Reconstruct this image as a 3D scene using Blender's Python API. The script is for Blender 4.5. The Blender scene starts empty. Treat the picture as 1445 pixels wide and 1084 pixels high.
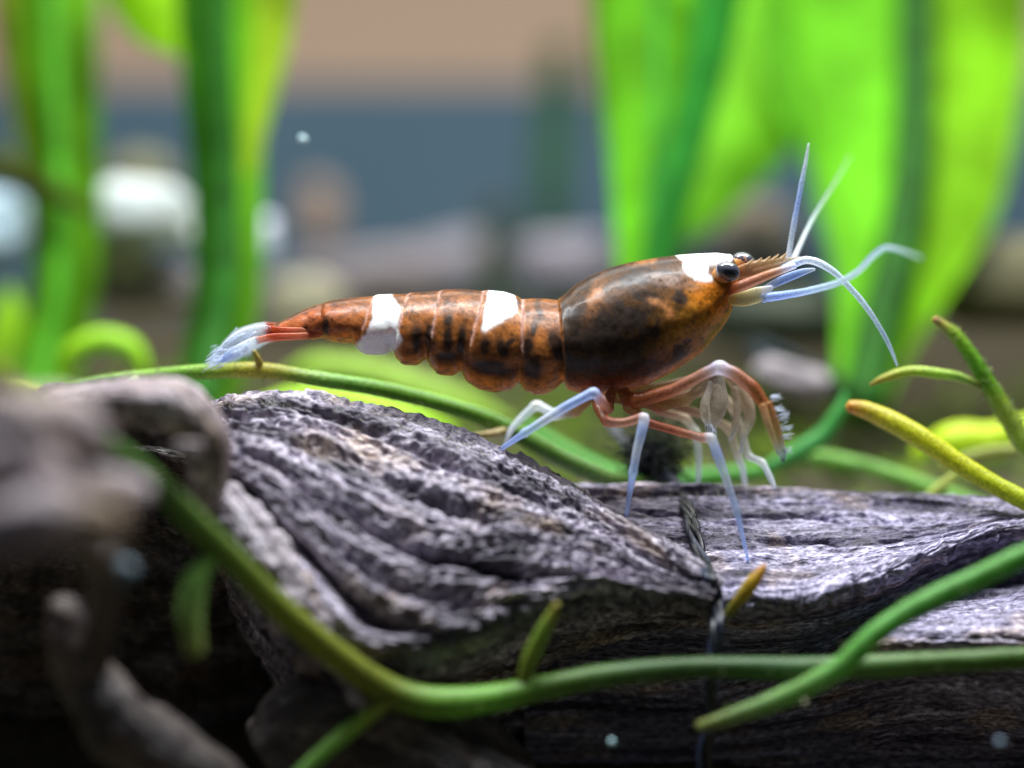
import bpy, math, random
import numpy as np
from mathutils import Vector
from mathutils.bvhtree import BVHTree

random.seed(7)
RNG = np.random.default_rng(11)
SC = bpy.context.scene
COL = SC.collection
SC.unit_settings.scale_length = 0.01          # one unit is one centimetre

# ------------------------------------------------------------------ camera
D, ZC, PPC = 12.0, 3.0, 300.0                 # distance to the shrimp, camera height, photo pixels per cm there
cam_d = bpy.data.cameras.new('camera')
cam = bpy.data.objects.new('camera', cam_d); COL.objects.link(cam)
cam.location = (0, -D, ZC); cam.rotation_euler = (math.radians(90), 0, 0)
cam_d.sensor_width = 36.0
cam_d.lens = 36.0 * D / (1445 / PPC)
cam_d.clip_start = 0.1; cam_d.clip_end = 500
cam_d.dof.use_dof = True
cam_d.dof.focus_distance = D - 0.12
cam_d.dof.aperture_fstop = 0.145
SC.camera = cam

# ------------------------------------------------------------------ light
w = bpy.data.worlds.new('World'); SC.world = w; w.use_nodes = True
w.node_tree.nodes['Background'].inputs[0].default_value = (0.62, 0.75, 1.0, 1)
w.node_tree.nodes['Background'].inputs[1].default_value = 0.055


def area(name, loc, target, sx, sy, power, color):
    l = bpy.data.lights.new(name, 'AREA'); l.shape = 'RECTANGLE'; l.size = sx; l.size_y = sy
    l.energy = power; l.color = color
    o = bpy.data.objects.new(name, l); COL.objects.link(o); o.location = loc
    d = Vector(target) - Vector(loc)
    o.rotation_euler = d.to_track_quat('-Z', 'Y').to_euler()
    return o


area('tank_light', (0.6, -0.75, ZC + 9.0), (0.5, 0.0, ZC), 12, 1.3, 3100, (0.94, 0.97, 1.0))
area('tank_light_rear', (0.0, 6.5, ZC + 11.5), (0.0, 7.0, ZC), 20, 4.0, 2000, (1.0, 0.98, 0.93))

SC.view_settings.view_transform = 'Standard'
SC.view_settings.look = 'None'
SC.view_settings.exposure = 0.0
SC.view_settings.gamma = 1.0
SC.cycles.use_denoising = True
SC.cycles.max_bounces = 8
SC.cycles.sample_clamp_indirect = 4.0


# ------------------------------------------------------------------ helpers
def at(px, py, Y=0.0):
    k = (D + Y) / D / PPC
    return np.array([(px - 722.5) * k, Y, ZC + (542.0 - py) * k])


def pts(lst):
    return np.array([at(*p) for p in lst])


def hash3(ix, iy, iz, seed):
    h = (ix.astype(np.int64) * 374761393 + iy.astype(np.int64) * 668265263 + iz.astype(np.int64) * 2147483647 + seed * 974711) & 0x7fffffff
    h = ((h ^ (h >> 13)) * 1274126177) & 0x7fffffff
    h = (h ^ (h >> 16)) & 0xffff
    return h / 65535.0


def noise(p, seed=0):
    i = np.floor(p).astype(np.int64); f = p - i
    f = f * f * f * (f * (f * 6 - 15) + 10)
    r = 0
    for dx in (0, 1):
        wx = f[..., 0] if dx else 1 - f[..., 0]
        for dy in (0, 1):
            wy = f[..., 1] if dy else 1 - f[..., 1]
            for dz in (0, 1):
                wz = f[..., 2] if dz else 1 - f[..., 2]
                r = r + hash3(i[..., 0] + dx, i[..., 1] + dy, i[..., 2] + dz, seed) * wx * wy * wz
    return r * 2 - 1


def fbm(p, oct=4, seed=0, gain=0.5):
    a, r, t = 1.0, 0, 0
    p = np.array(p, float)
    for k in range(oct):
        r = r + a * noise(p, seed + k * 17); t += a
        a *= gain; p = p * 2.03 + 7.1
    return r / t


def catmull(a, n, axis=0, closed=False):
    a = np.moveaxis(np.asarray(a, float), axis, 0)
    m = len(a)
    if closed:
        t = np.linspace(0, m, n, endpoint=False)
    else:
        t = np.linspace(0, m - 1, n)
    i = np.floor(t).astype(int)
    if not closed:
        i = np.clip(i, 0, m - 2)
    f = (t - i).reshape((-1,) + (1,) * (a.ndim - 1))

    def g(k):
        return a[k % m] if closed else a[np.clip(k, 0, m - 1)]
    p0, p1, p2, p3 = g(i - 1), g(i), g(i + 1), g(i + 2)
    r = 0.5 * (2 * p1 + (p2 - p0) * f + (2 * p0 - 5 * p1 + 4 * p2 - p3) * f ** 2 + (3 * p1 - p0 - 3 * p2 + p3) * f ** 3)
    return np.moveaxis(r, 0, axis)


def smooth(e0, e1, x):
    t = np.clip((x - e0) / (e1 - e0), 0, 1)
    return t * t * (3 - 2 * t)


def link(name, me, material, parent=None):
    o = bpy.data.objects.new(name, me); COL.objects.link(o)
    if material: me.materials.append(material)
    if parent: o.parent = parent
    return o


def mesh_raw(name, V, F):
    """V (n,3), F list of arrays of equal-size faces"""
    me = bpy.data.meshes.new(name)
    V = np.asarray(V, float)
    me.vertices.add(len(V)); me.vertices.foreach_set('co', V.ravel())
    loops = np.concatenate([np.asarray(f).ravel() for f in F])
    sizes = np.concatenate([np.full(len(f), np.asarray(f).shape[1]) for f in F])
    starts = np.concatenate([[0], np.cumsum(sizes)[:-1]])
    me.loops.add(len(loops)); me.loops.foreach_set('vertex_index', loops.astype(np.int32))
    me.polygons.add(len(sizes)); me.polygons.foreach_set('loop_start', starts.astype(np.int32))
    me.update(calc_edges=True); me.validate()
    me.polygons.foreach_set('use_smooth', np.ones(len(me.polygons), bool))
    me.update()
    return me


def grid_faces(nu, nv, closed_v, off=0):
    iu = np.arange(nu - 1)[:, None]
    jv = np.arange(nv if closed_v else nv - 1)[None, :]
    j2 = (jv + 1) % nv
    a = iu * nv + jv; b = iu * nv + j2; c = (iu + 1) * nv + j2; d = (iu + 1) * nv + jv
    return np.stack([a, b, c, d], -1).reshape(-1, 4) + off


def attr_color(me, name, arr):
    a = me.attributes.new(name, 'FLOAT_COLOR', 'POINT')
    c = np.ones((len(arr), 4)); c[:, :3] = arr
    a.data.foreach_set('color', c.ravel())


def attr_vec(me, name, arr):
    a = me.attributes.new(name, 'FLOAT_VECTOR', 'POINT')
    a.data.foreach_set('vector', np.asarray(arr, float).ravel())


def grid_normals(P, closed_v):
    du = np.gradient(P, axis=0)
    if closed_v:
        dv = np.roll(P, -1, 1) - np.roll(P, 1, 1)
    else:
        dv = np.gradient(P, axis=1)
    n = np.cross(du, dv)
    n /= np.maximum(np.linalg.norm(n, axis=-1, keepdims=True), 1e-9)
    return n


class TubeSet:
    """collects tapered tubes, then becomes one mesh"""
    def __init__(s): s.V = []; s.F4 = []; s.F3 = []; s.C = []; s.G = []; s.n = 0

    def tube(s, P, R, C=None, n=24, sides=10, rough=0.0, flat=1.0, seed=0, step=None):
        P = np.asarray(P, float); R = np.asarray(R, float)
        if n:
            P = catmull(P, n); R = np.maximum(catmull(R[:, None], n)[:, 0], 1e-4)
            if C is not None:
                C = np.asarray(C, float)
                C = np.clip(catmull(C, n), 0, 1) if step is None else C[np.clip(np.round(np.linspace(0, len(C) - 1, n)).astype(int), 0, len(C) - 1)]
        m = len(P)
        T = np.gradient(P, axis=0); T /= np.maximum(np.linalg.norm(T, axis=1, keepdims=True), 1e-9)
        up = np.array([0.0, 1.0, 0.0])
        if abs(T[:, 1]).mean() > 0.8: up = np.array([0, 0, 1.0])
        A = up - T * (T @ up)[:, None]; A /= np.maximum(np.linalg.norm(A, axis=1, keepdims=True), 1e-6)
        B = np.cross(T, A)
        th = np.linspace(0, 2 * np.pi, sides, endpoint=False)
        ring = A[:, None, :] * np.cos(th)[None, :, None] * flat + B[:, None, :] * np.sin(th)[None, :, None]
        RR = R[:, None] * np.ones(sides)[None]
        if rough:
            q = P[:, None, :] * 9 + ring * 1.3
            RR = RR * (1 + rough * fbm(q, 3, seed))
        V = P[:, None, :] + ring * RR[..., None]
        V = V.reshape(-1, 3)
        e0 = P[0] - T[0] * R[0] * 0.5; e1 = P[-1] + T[-1] * R[-1] * 0.5
        off = s.n
        s.V.append(np.vstack([V, e0, e1])); s.F4.append(grid_faces(m, sides, True, off))
        j = np.arange(sides); j2 = (j + 1) % sides
        k0 = off + m * sides; k1 = k0 + 1
        s.F3.append(np.stack([np.full(sides, k0), off + j2, off + j], -1))
        s.F3.append(np.stack([np.full(sides, k1), off + (m - 1) * sides + j, off + (m - 1) * sides + j2], -1))
        if C is None: C = np.ones((m, 3)) * 0.5
        CC = np.repeat(C[:, None, :], sides, 1).reshape(-1, 3)
        s.C.append(np.vstack([CC, C[0], C[-1]]))
        L = np.concatenate([[0], np.cumsum(np.linalg.norm(np.diff(P, axis=0), axis=1))])
        G = np.stack([np.repeat(L[:, None], sides, 1), np.repeat(th[None] * R.mean(), m, 0), np.zeros((m, sides)) + seed], -1).reshape(-1, 3)
        s.G.append(np.vstack([G, G[0], G[-1]]))
        s.n += m * sides + 2
        return s

    def build(s, name, material, parent=None):
        me = mesh_raw(name, np.vstack(s.V), [np.vstack(s.F4), np.vstack(s.F3)])
        attr_color(me, 'col', np.vstack(s.C)); attr_vec(me, 'grain', np.vstack(s.G))
        return link(name, me, material, parent)


def tag(o, label, cat, group=None, kind=None):
    o['label'] = label; o['category'] = cat
    if group: o['group'] = group
    if kind: o['kind'] = kind
    return o


def empty(name, loc, label, cat, group=None):
    o = bpy.data.objects.new(name, None); COL.objects.link(o)
    o.empty_display_size = 0.1
    o['base'] = 0
    del o['base']
    return tag(o, label, cat, group)


def structure(o):
    o['kind'] = 'structure'; return o


def in_poly(x, y, poly):
    ins = np.zeros(x.shape, bool)
    n = len(poly)
    for i in range(n):
        x0, y0 = poly[i]; x1, y1 = poly[(i + 1) % n]
        c = ((y0 > y) != (y1 > y)) & (x < (x1 - x0) * (y - y0) / (y1 - y0 + 1e-9) + x0)
        ins ^= c
    return ins


# ------------------------------------------------------------------ materials
def new_mat(name):
    m = bpy.data.materials.new(name); m.use_nodes = True
    nt = m.node_tree
    return m, nt, nt.nodes, nt.links, nt.nodes['Principled BSDF']


def ramp(N, stops):
    r = N.new('ShaderNodeValToRGB'); e = r.color_ramp.elements
    while len(e) < len(stops): e.new(0.5)
    for k, (p, c) in enumerate(stops):
        e[k].position = p; e[k].color = (*c, 1)
    return r


def mix(N, L, fac, a, b, mode='MIX'):
    x = N.new('ShaderNodeMix'); x.data_type = 'RGBA'; x.blend_type = mode
    if hasattr(fac, 'links') or hasattr(fac, 'is_linked'): L.new(fac, x.inputs[0])
    else: x.inputs[0].default_value = fac
    for k, v in ((6, a), (7, b)):
        if isinstance(v, tuple): x.inputs[k].default_value = (*v, 1)
        else: L.new(v, x.inputs[k])
    return x.outputs[2]


def noise_node(N, L, vec, scale, detail=4, rough=0.6, mapscale=None):
    if mapscale:
        mp = N.new('ShaderNodeMapping'); mp.inputs['Scale'].default_value = mapscale
        L.new(vec, mp.inputs[0]); vec = mp.outputs[0]
    n = N.new('ShaderNodeTexNoise'); n.inputs['Scale'].default_value = scale
    n.inputs['Detail'].default_value = detail; n.inputs['Roughness'].default_value = rough
    L.new(vec, n.inputs['Vector'])
    return n.outputs[0]


def wood_mat(name, pale, dark, warm, gu=1.4, gv=8.0, fleck=1.0):
    m, nt, N, L, b = new_mat(name)
    a = N.new('ShaderNodeAttribute'); a.attribute_name = 'grain'
    v = a.outputs['Vector']
    n1 = noise_node(N, L, v, 1.0, 5, 0.62, (gu, gv, 1))                 # broad bands of the grain
    n2 = noise_node(N, L, v, 1.0, 3, 0.6, (7.0, 34.0, 1))               # single fibres
    n3 = noise_node(N, L, v, 1.0, 2, 0.6, (24.0, 62.0, 2))              # short flecks
    n4 = noise_node(N, L, v, 1.0, 3, 0.5, (2.2, 4, 5))                  # warm stains
    mid = tuple(0.5 * p + 0.5 * d for p, d in zip(pale, dark))
    r1 = ramp(N, [(0.39, dark), (0.52, mid), (0.66, pale)]); L.new(n1, r1.inputs[0])
    r2 = ramp(N, [(0.36, (0.42, 0.40, 0.42)), (0.60, (1.15, 1.15, 1.15))]); L.new(n2, r2.inputs[0])
    c = mix(N, L, 0.9, r1.outputs[0], r2.outputs[0], 'MULTIPLY')
    r4 = ramp(N, [(0.54, (0, 0, 0)), (0.74, (0.75, 0.75, 0.75))]); L.new(n4, r4.inputs[0])
    c = mix(N, L, r4.outputs[0], c, warm)
    r3 = ramp(N, [(0.36, (0.30, 0.30, 0.37)), (0.52, (0.88, 0.88, 0.90)), (0.66, (1.6, 1.6, 1.55))]); L.new(n3, r3.inputs[0])
    c = mix(N, L, fleck, c, r3.outputs[0], 'MULTIPLY')
    L.new(c, b.inputs['Base Color'])
    b.inputs['Roughness'].default_value = 0.5
    b.inputs['Specular IOR Level'].default_value = 0.4
    bp = N.new('ShaderNodeBump'); bp.inputs['Strength'].default_value = 0.8; bp.inputs['Distance'].default_value = 0.015
    L.new(n3, bp.inputs['Height'])
    bp2 = N.new('ShaderNodeBump'); bp2.inputs['Strength'].default_value = 0.7; bp2.inputs['Distance'].default_value = 0.02
    L.new(n2, bp2.inputs['Height']); L.new(bp.outputs[0], bp2.inputs['Normal'])
    L.new(bp2.outputs[0], b.inputs['Normal'])
    return m


M_WOOD = wood_mat('grey_driftwood', (0.62, 0.56, 0.66), (0.06, 0.05, 0.07), (0.55, 0.42, 0.32))
M_WOOD_B = wood_mat('bluish_driftwood', (0.60, 0.56, 0.76), (0.10, 0.085, 0.14), (0.62, 0.46, 0.34), 0.9, 12)
M_WOOD_K = wood_mat('mauve_driftwood', (0.82, 0.73, 0.76), (0.30, 0.21, 0.20), (0.55, 0.40, 0.26), 3, 5)
M_WOOD_SHADED = wood_mat('shaded_driftwood', (0.20, 0.17, 0.16), (0.03, 0.025, 0.025), (0.15, 0.10, 0.07), 3, 8)  # darker copy for shaded wood, the shade put into its colour


def col_mat(name, rough=0.35, ss=0.3, radius=(0.08, 0.04, 0.02), coat=0.2, trans=0.0, nscale=60, namt=0.25, spec=0.5, bump=0.0, clear=0.0, coat_rough=0.2):
    m, nt, N, L, b = new_mat(name)
    a = N.new('ShaderNodeAttribute'); a.attribute_name = 'col'
    tc = N.new('ShaderNodeTexCoord')
    n = noise_node(N, L, tc.outputs['Object'], nscale, 3, 0.6)
    r = ramp(N, [(0.3, (1 - namt,) * 3), (0.7, (1 + namt,) * 3)]); L.new(n, r.inputs[0])
    c = mix(N, L, 1.0, a.outputs['Color'], r.outputs[0], 'MULTIPLY')
    L.new(c, b.inputs['Base Color'])
    b.inputs['Roughness'].default_value = rough
    b.inputs['Subsurface Weight'].default_value = ss
    b.inputs['Subsurface Radius'].default_value = radius
    b.inputs['Subsurface Scale'].default_value = 1.0
    b.inputs['Coat Weight'].default_value = coat
    b.inputs['Coat Roughness'].default_value = coat_rough
    b.inputs['Specular IOR Level'].default_value = spec
    if bump:
        bp = N.new('ShaderNodeBump'); bp.inputs['Strength'].default_value = bump; bp.inputs['Distance'].default_value = 0.01
        L.new(n, bp.inputs['Height']); L.new(bp.outputs[0], b.inputs['Normal'])
    if trans:
        t = N.new('ShaderNodeBsdfTranslucent'); L.new(c, t.inputs[0])
        ms = N.new('ShaderNodeMixShader'); ms.inputs[0].default_value = trans
        L.new(b.outputs[0], ms.inputs[1]); L.new(t.outputs[0], ms.inputs[2])
        out = ms.outputs[0]
        if clear:      # glassy limbs let some of what lies behind show through
            tr = N.new('ShaderNodeBsdfTransparent'); mc = N.new('ShaderNodeMixShader')
            lw = N.new('ShaderNodeLayerWeight'); lw.inputs[0].default_value = 0.35
            mm = N.new('ShaderNodeMapRange'); L.new(lw.outputs['Facing'], mm.inputs[0])
            mm.inputs[3].default_value = clear * 1.5; mm.inputs[4].default_value = clear * 0.3
            L.new(mm.outputs[0], mc.inputs[0]); L.new(out, mc.inputs[1]); L.new(tr.outputs[0], mc.inputs[2]); out = mc.outputs[0]
        L.new(out, N['Material Output'].inputs[0])
    return m


M_SHELL = col_mat('shrimp_shell', 0.36, 0.40, (0.05, 0.016, 0.006), 0.08, 0, 90, 0.12, 0.14, 0.08, coat_rough=0.14)
M_LEG = col_mat('shrimp_leg', 0.25, 0.3, (0.03, 0.03, 0.03), 0.2, 0.35, 120, 0.22, clear=0.32, bump=.2)
M_FINE = col_mat('shrimp_flagellum', 0.3, 0.2, (0.02, 0.02, 0.02), 0.2, 0.45, 150, 0.4, clear=0.25)
M_EYE = col_mat('shrimp_eye', 0.12, 0.0, (0.01,) * 3, 0.8, 0, 90, 0.3)
M_STEM = col_mat('green_stem', 0.42, 0.35, (0.03, 0.06, 0.015), 0.08, 0.30, 70, 0.38, 0.4, 0.4)
M_LEAF = col_mat('green_leaf', 0.6, 0.0, (0.03, 0.06, 0.015), 0.0, 0.55, 3.0, 0.25, 0.06)
M_STONE = col_mat('pale_stone', 0.6, 0.2, (0.1, 0.1, 0.1), 0, 0, 4, 0.25, 0.3, 0.2)
M_THREAD = col_mat('dark_thread', 0.42, 0, (0.01,) * 3, 0.1, 0, 160, 0.5, 0.5)
M_MOSS = col_mat('moss', 0.6, 0.0, (0.02,) * 3, 0, 0.4, 5.0, 0.5, 0.2)


def plain_mat(name, c0, c1, scale, rough=0.8, bump=0.0):
    m, nt, N, L, b = new_mat(name)
    tc = N.new('ShaderNodeTexCoord')
    n = noise_node(N, L, tc.outputs['Object'], scale, 5, 0.6)
    r = ramp(N, [(0.3, c0), (0.7, c1)]); L.new(n, r.inputs[0]); L.new(r.outputs[0], b.inputs['Base Color'])
    b.inputs['Roughness'].default_value = rough; b.inputs['Specular IOR Level'].default_value = 0.2
    if bump:
        bp = N.new('ShaderNodeBump'); bp.inputs['Strength'].default_value = bump; bp.inputs['Distance'].default_value = 0.1
        L.new(n, bp.inputs['Height']); L.new(bp.outputs[0], b.inputs['Normal'])
    return m


M_SOIL = plain_mat('dark_soil', (0.030, 0.026, 0.018), (0.10, 0.085, 0.05), 3.0, 0.9, 0.8)
M_PANEL = plain_mat('blue_grey_panel', (0.068, 0.125, 0.175), (0.085, 0.145, 0.195), 0.25)
M_WALL = plain_mat('beige_wall', (0.70, 0.50, 0.36), (0.76, 0.55, 0.40), 0.12)

# ------------------------------------------------------------------ setting
# substrate bed: slopes up towards the back of the tank
xs = np.linspace(-16, 16, 160); ys = np.linspace(-4.0, 16.0, 130)
X, Yg = np.meshgrid(xs, ys, indexing='ij')


def ground_z(x, y):
    base = np.interp(y, [-4, 0, 1.2, 3, 5, 8, 11, 13, 16], [0.6, 0.9, 1.6, 2.35, 2.75, 3.15, 3.55, 3.75, 3.8])
    p = np.stack([x * 0.7, y * 0.7, np.zeros_like(x)], -1)
    return base + 0.16 * fbm(p, 4, 5) + 0.05 * fbm(p * 5, 3, 9)


P = np.stack([X, Yg, ground_z(X, Yg)], -1)
me = mesh_raw('substrate', P.reshape(-1, 3), [grid_faces(160, 130, False)])
structure(link('substrate', me, M_SOIL))


def box_mesh(name, lo, hi):
    x0, y0, z0 = lo; x1, y1, z1 = hi
    V = [(x0, y0, z0), (x1, y0, z0), (x1, y1, z0), (x0, y1, z0), (x0, y0, z1), (x1, y0, z1), (x1, y1, z1), (x0, y1, z1)]
    F = np.array([(0, 3, 2, 1), (4, 5, 6, 7), (0, 1, 5, 4), (1, 2, 6, 5), (2, 3, 7, 6), (3, 0, 4, 7)])
    me = mesh_raw(name, V, [F]); me.polygons.foreach_set('use_smooth', np.zeros(6, bool)); return me


top_panel = at(700, 118, 15.0)[2]
structure(link('back_panel', box_mesh('back_panel', (-18, 15.0, 0.5), (18, 15.3, top_panel)), M_PANEL))
structure(link('wall', box_mesh('wall', (-30, 19.0, 0.0), (30, 19.4, 30)), M_WALL))


# ------------------------------------------------------------------ driftwood
def wood_loft(name, G, nu, nv, material, parent, amp=1.0, fu=1.0, fv=1.0, grooves=(), seed=0, lip=None, big=0.05):
    """G: guides (nguides, nstations, 3) along the grain; closed round the guides"""
    P = catmull(G, nu, 1); P = catmull(P, nv, 0, True)      # (nv, nu, 3)
    P = np.moveaxis(P, 0, 1)                               # (nu, nv, 3)
    n = -grid_normals(P, True)
    c = P.mean(1, keepdims=True)
    if ((P - c) * n).sum() < 0: n = -n
    du = np.linalg.norm(np.diff(P, axis=0, prepend=P[:1]), axis=-1).mean(1).cumsum()
    dv = np.linalg.norm(P - np.roll(P, 1, 1), axis=-1).mean(0).cumsum()
    U = np.repeat(du[:, None], nv, 1); V = np.repeat(dv[None], nu, 0)
    vp = np.arange(nv) / nv * len(G)
    # let the grain wander a little
    wob = 0.06 * fbm(np.stack([U * 1.2, V * 1.2, U * 0 + seed], -1), 3, seed)
    q = np.stack([U, V + wob, np.zeros_like(U) + seed], -1)
    h = big * fbm(q * (1.0, 2.6, 1), 3, seed + 1)
    fib = fbm(q * (0.9 * fu, 9 * fv, 1), 4, seed + 2)
    h += amp * 0.034 * (1 - np.abs(fib) * 2.6)
    h += amp * 0.016 * fbm(q * (3.5 * fu, 32 * fv, 1), 3, seed + 3)
    pit = noise(q * (14 * fu, 36 * fv, 1), seed + 4)
    h -= amp * 0.020 * smooth(0.2, 0.75, pit)
    h += amp * 0.010 * noise(q * (30 * fu, 70 * fv, 1), seed + 6)
    for pol, wid, dep in grooves:        # pol: [(station fraction 0..1, guide index)]
        uu = np.linspace(0, 1, nu)
        g = np.interp(uu, [p[0] for p in pol], [p[1] for p in pol], left=np.nan, right=np.nan)
        g = g + 0.12 * noise(np.stack([uu * 14, uu * 0, uu * 0], -1), seed + 8)
        dd = np.abs(vp[None, :] - g[:, None])
        k = np.nan_to_num(np.exp(-(dd / wid) ** 2))
        e = np.interp(uu, [pol[0][0], pol[0][0] + 0.06, pol[-1][0] - 0.08, pol[-1][0]], [0, 1, 1, 0])
        h -= dep * k * e[:, None]
    if lip is not None:                  # torn fibre ends along an overhanging edge
        c0, wd, dp, ufrom = lip
        k = np.exp(-((vp - c0) / wd) ** 2)[None] * smooth(ufrom, ufrom + .15, np.linspace(0, 1, nu))[:, None]
        rag = noise(np.stack([U * 13, V * 5, U * 0], -1), seed + 31) + .7 * noise(np.stack([U * 34, V * 9, U * 0], -1), seed + 32)
        h += dp * rag * k
    P = P + n * h[..., None]
    me = mesh_raw(name, np.vstack([P.reshape(-1, 3), P[0].mean(0), P[-1].mean(0)]),
                  [grid_faces(nu, nv, True), np.stack([np.full(nv, nu * nv), (np.arange(nv) + 1) % nv, np.arange(nv)], -1),
                   np.stack([np.full(nv, nu * nv + 1), (nu - 1) * nv + np.arange(nv), (nu - 1) * nv + (np.arange(nv) + 1) % nv], -1)])
    ga = np.vstack([q.reshape(-1, 3), q[0, 0], q[-1, 0]])
    attr_vec(me, 'grain', ga)
    return link(name, me, material, parent)


drift = empty('driftwood', (0, 0, 0), 'weathered grey driftwood with flaring grain that the shrimp stands on', 'driftwood')

# near limb: fibres fan out from the knot, over a hump and down to the right
NEAR = [
    # ridge
    [(272, 616, 0.1), (310, 572, -.05), (390, 566, -.08), (470, 578, -.1), (560, 597, -.12), (650, 621, -.14), (740, 655, -.18), (815, 688, -.22), (870, 728, -.30), (940, 778, -.42), (1012, 832, -.55)],
    [(272, 631, -0.07999999999999999), (310, 590, -.32), (390, 592, -.38), (470, 615, -.42), (555, 645, -.45), (640, 672, -.46), (725, 700, -.46), (795, 725, -.46), (855, 760, -.48), (930, 800, -.52), (1010, 838, -.62)],
    [(272, 651, -0.19999999999999998), (310, 622, -.55), (385, 633, -.62), (460, 668, -.68), (540, 708, -.72), (620, 735, -.72), (705, 755, -.70), (780, 772, -.66), (845, 795, -.62), (920, 818, -.60), (1008, 842, -.66)],
    [(272, 671, -0.26), (308, 650, -.68), (365, 672, -.75), (430, 712, -.82), (500, 760, -.86), (585, 795, -.86), (680, 808, -.82), (765, 815, -.76), (835, 822, -.70), (915, 830, -.66), (1005, 846, -.68)],
    [(272, 696, -0.23), (303, 685, -.68), (345, 715, -.78), (400, 765, -.86), (460, 818, -.96), (540, 866, -1.0), (640, 880, -.98), (740, 862, -.80), (825, 848, -.58), (910, 846, -.52), (1002, 852, -.58)],
    [(272, 721, -0.13999999999999999), (300, 715, -.6), (333, 765, -.72), (378, 825, -.80), (428, 880, -.92), (500, 925, -.98), (610, 938, -.86), (730, 908, -.52), (820, 880, -.30), (905, 868, -.25), (1000, 865, -.35)],
    [(272, 746, 0.1), (300, 745, -.35), (335, 805, -.55), (385, 870, -.66), (430, 925, -.70), (500, 975, -.62), (610, 985, -.30), (730, 960, -.05), (820, 925, .0), (905, 900, .0), (1000, 880, -.1)],
    [(240, 780, .6), (300, 800, .4), (350, 880, .2), (400, 960, .0), (450, 1020, -.1), (520, 1060, .0), (620, 1070, .3), (730, 1040, .5), (820, 1000, .5), (905, 950, .4), (1000, 890, .2)],
    [(240, 760, 1.4), (300, 800, 1.3), (380, 880, 1.2), (450, 950, 1.1), (520, 1000, 1.1), (600, 1040, 1.1), (680, 1020, 1.1), (760, 980, 1.0), (830, 940, .8), (905, 900, .6), (1000, 870, .2)],
    [(240, 680, 1.0), (310, 640, .9), (390, 640, .8), (470, 655, .75), (560, 675, .7), (650, 700, .6), (740, 730, .5), (815, 760, .4), (870, 790, .25), (940, 815, .0), (1008, 845, -.3)],
]
G = np.array([pts(g) for g in NEAR])
near = wood_loft('near_limb', G, 620, 620, M_WOOD, drift, 1.0, 1.0, 1.0,
                 grooves=[([(0.03, 3.75), (0.2, 3.75), (0.4, 3.9), (0.6, 4.3)], 0.16, 0.16),
                          ([(0.08, 1.1), (0.25, 1.25), (0.45, 1.5), (0.62, 1.8)], 0.13, 0.07),
                          ([(0.10, 2.3), (0.3, 2.5), (0.5, 2.7), (0.72, 3.2)], 0.12, 0.07),
                          ([(0.3, 0.6), (0.5, 0.8), (0.75, 1.1)], 0.10, 0.05),
                          ([(0.05, 4.6), (0.2, 4.7), (0.38, 4.9)], 0.12, 0.08),
                          ([(0.35, 3.2), (0.5, 3.4), (0.75, 3.9)], 0.15, 0.07)], seed=3, lip=(4.0, .45, .03, .35))

# straight limb behind, to the right
xsn = [740, 850, 950, 1050, 1150, 1250, 1350, 1450, 1580, 1720]


def row(y, Y):
    y = y if isinstance(y, (list, tuple)) else [y] * 10
    Y = Y if isinstance(Y, (list, tuple)) else [Y] * 10
    return [(a, b, c) for a, b, c in zip(xsn, y, Y)]


STR = [
    row([692, 690, 690, 693, 697, 700, 703, 711, 725, 745], .42),
    row([706, 704, 704, 707, 711, 714, 716, 720, 730, 750], .25),
    row([742, 738, 738, 740, 744, 746, 738, 728, 735, 752], [.05, .05, .05, .05, .05, .03, .08, .18, .2, .2]),
    row([790, 785, 785, 788, 792, 782, 756, 736, 740, 756], [-.18, -.18, -.2, -.2, -.2, -.15, -.02, .1, .15, .15]),
    row([835, 832, 840, 850, 845, 812, 772, 746, 748, 765], [-.38, -.38, -.42, -.44, -.42, -.3, -.1, .05, .1, .1]),
    row([862, 858, 868, 880, 872, 838, 795, 772, 775, 790], [-.1, -.1, -.14, -.16, -.12, .0, .15, .22, .25, .25]),
    row([895, 890, 898, 905, 900, 868, 842, 830, 830, 840], [0, 0, -.02, -.05, -.05, -.05, .0, .05, .1, .1]),
    row([930, 928, 932, 935, 925, 888, 868, 862, 865, 870], [0, 0, 0, -.05, -.12, -.22, -.25, -.25, -.2, -.2]),
    row([970, 968, 970, 965, 945, 915, 905, 905, 910, 920], [.1, .1, .08, .0, -.15, -.40, -.46, -.46, -.4, -.4]),
    row([1030, 1030, 1030, 1025, 1010, 990, 985, 985, 990, 1000], [.3, .3, .3, .2, .05, -.2, -.25, -.25, -.2, -.2]),
    row(1130, .5), row(1180, 1.0), row(1000, 1.5), row([760] * 10, 1.2),
]
G2 = np.array([pts(g) for g in STR])
straight = wood_loft('straight_limb', G2, 620, 420, M_WOOD_B, drift, 0.55, 0.6, 1.5, seed=21, big=0.02, lip=(4.1, .5, .026, .05),
                     grooves=[([(0.12, 1.6), (0.4, 1.75), (0.62, 1.7)], 0.08, 0.03),
                              ([(0.35, 2.55), (0.55, 2.5), (0.7, 2.5)], 0.09, 0.03)])

# core filling the root mass, shade of the hollow put into its dark colour
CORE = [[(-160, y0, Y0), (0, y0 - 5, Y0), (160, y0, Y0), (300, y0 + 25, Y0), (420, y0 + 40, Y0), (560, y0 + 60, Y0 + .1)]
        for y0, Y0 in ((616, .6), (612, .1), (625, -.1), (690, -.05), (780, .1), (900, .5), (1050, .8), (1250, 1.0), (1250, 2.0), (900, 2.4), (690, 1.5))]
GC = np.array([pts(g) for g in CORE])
wood_loft('root_core', GC, 160, 160, M_WOOD_SHADED, drift, 1.5, 1.0, 0.6, seed=33, big=0.12)


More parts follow.
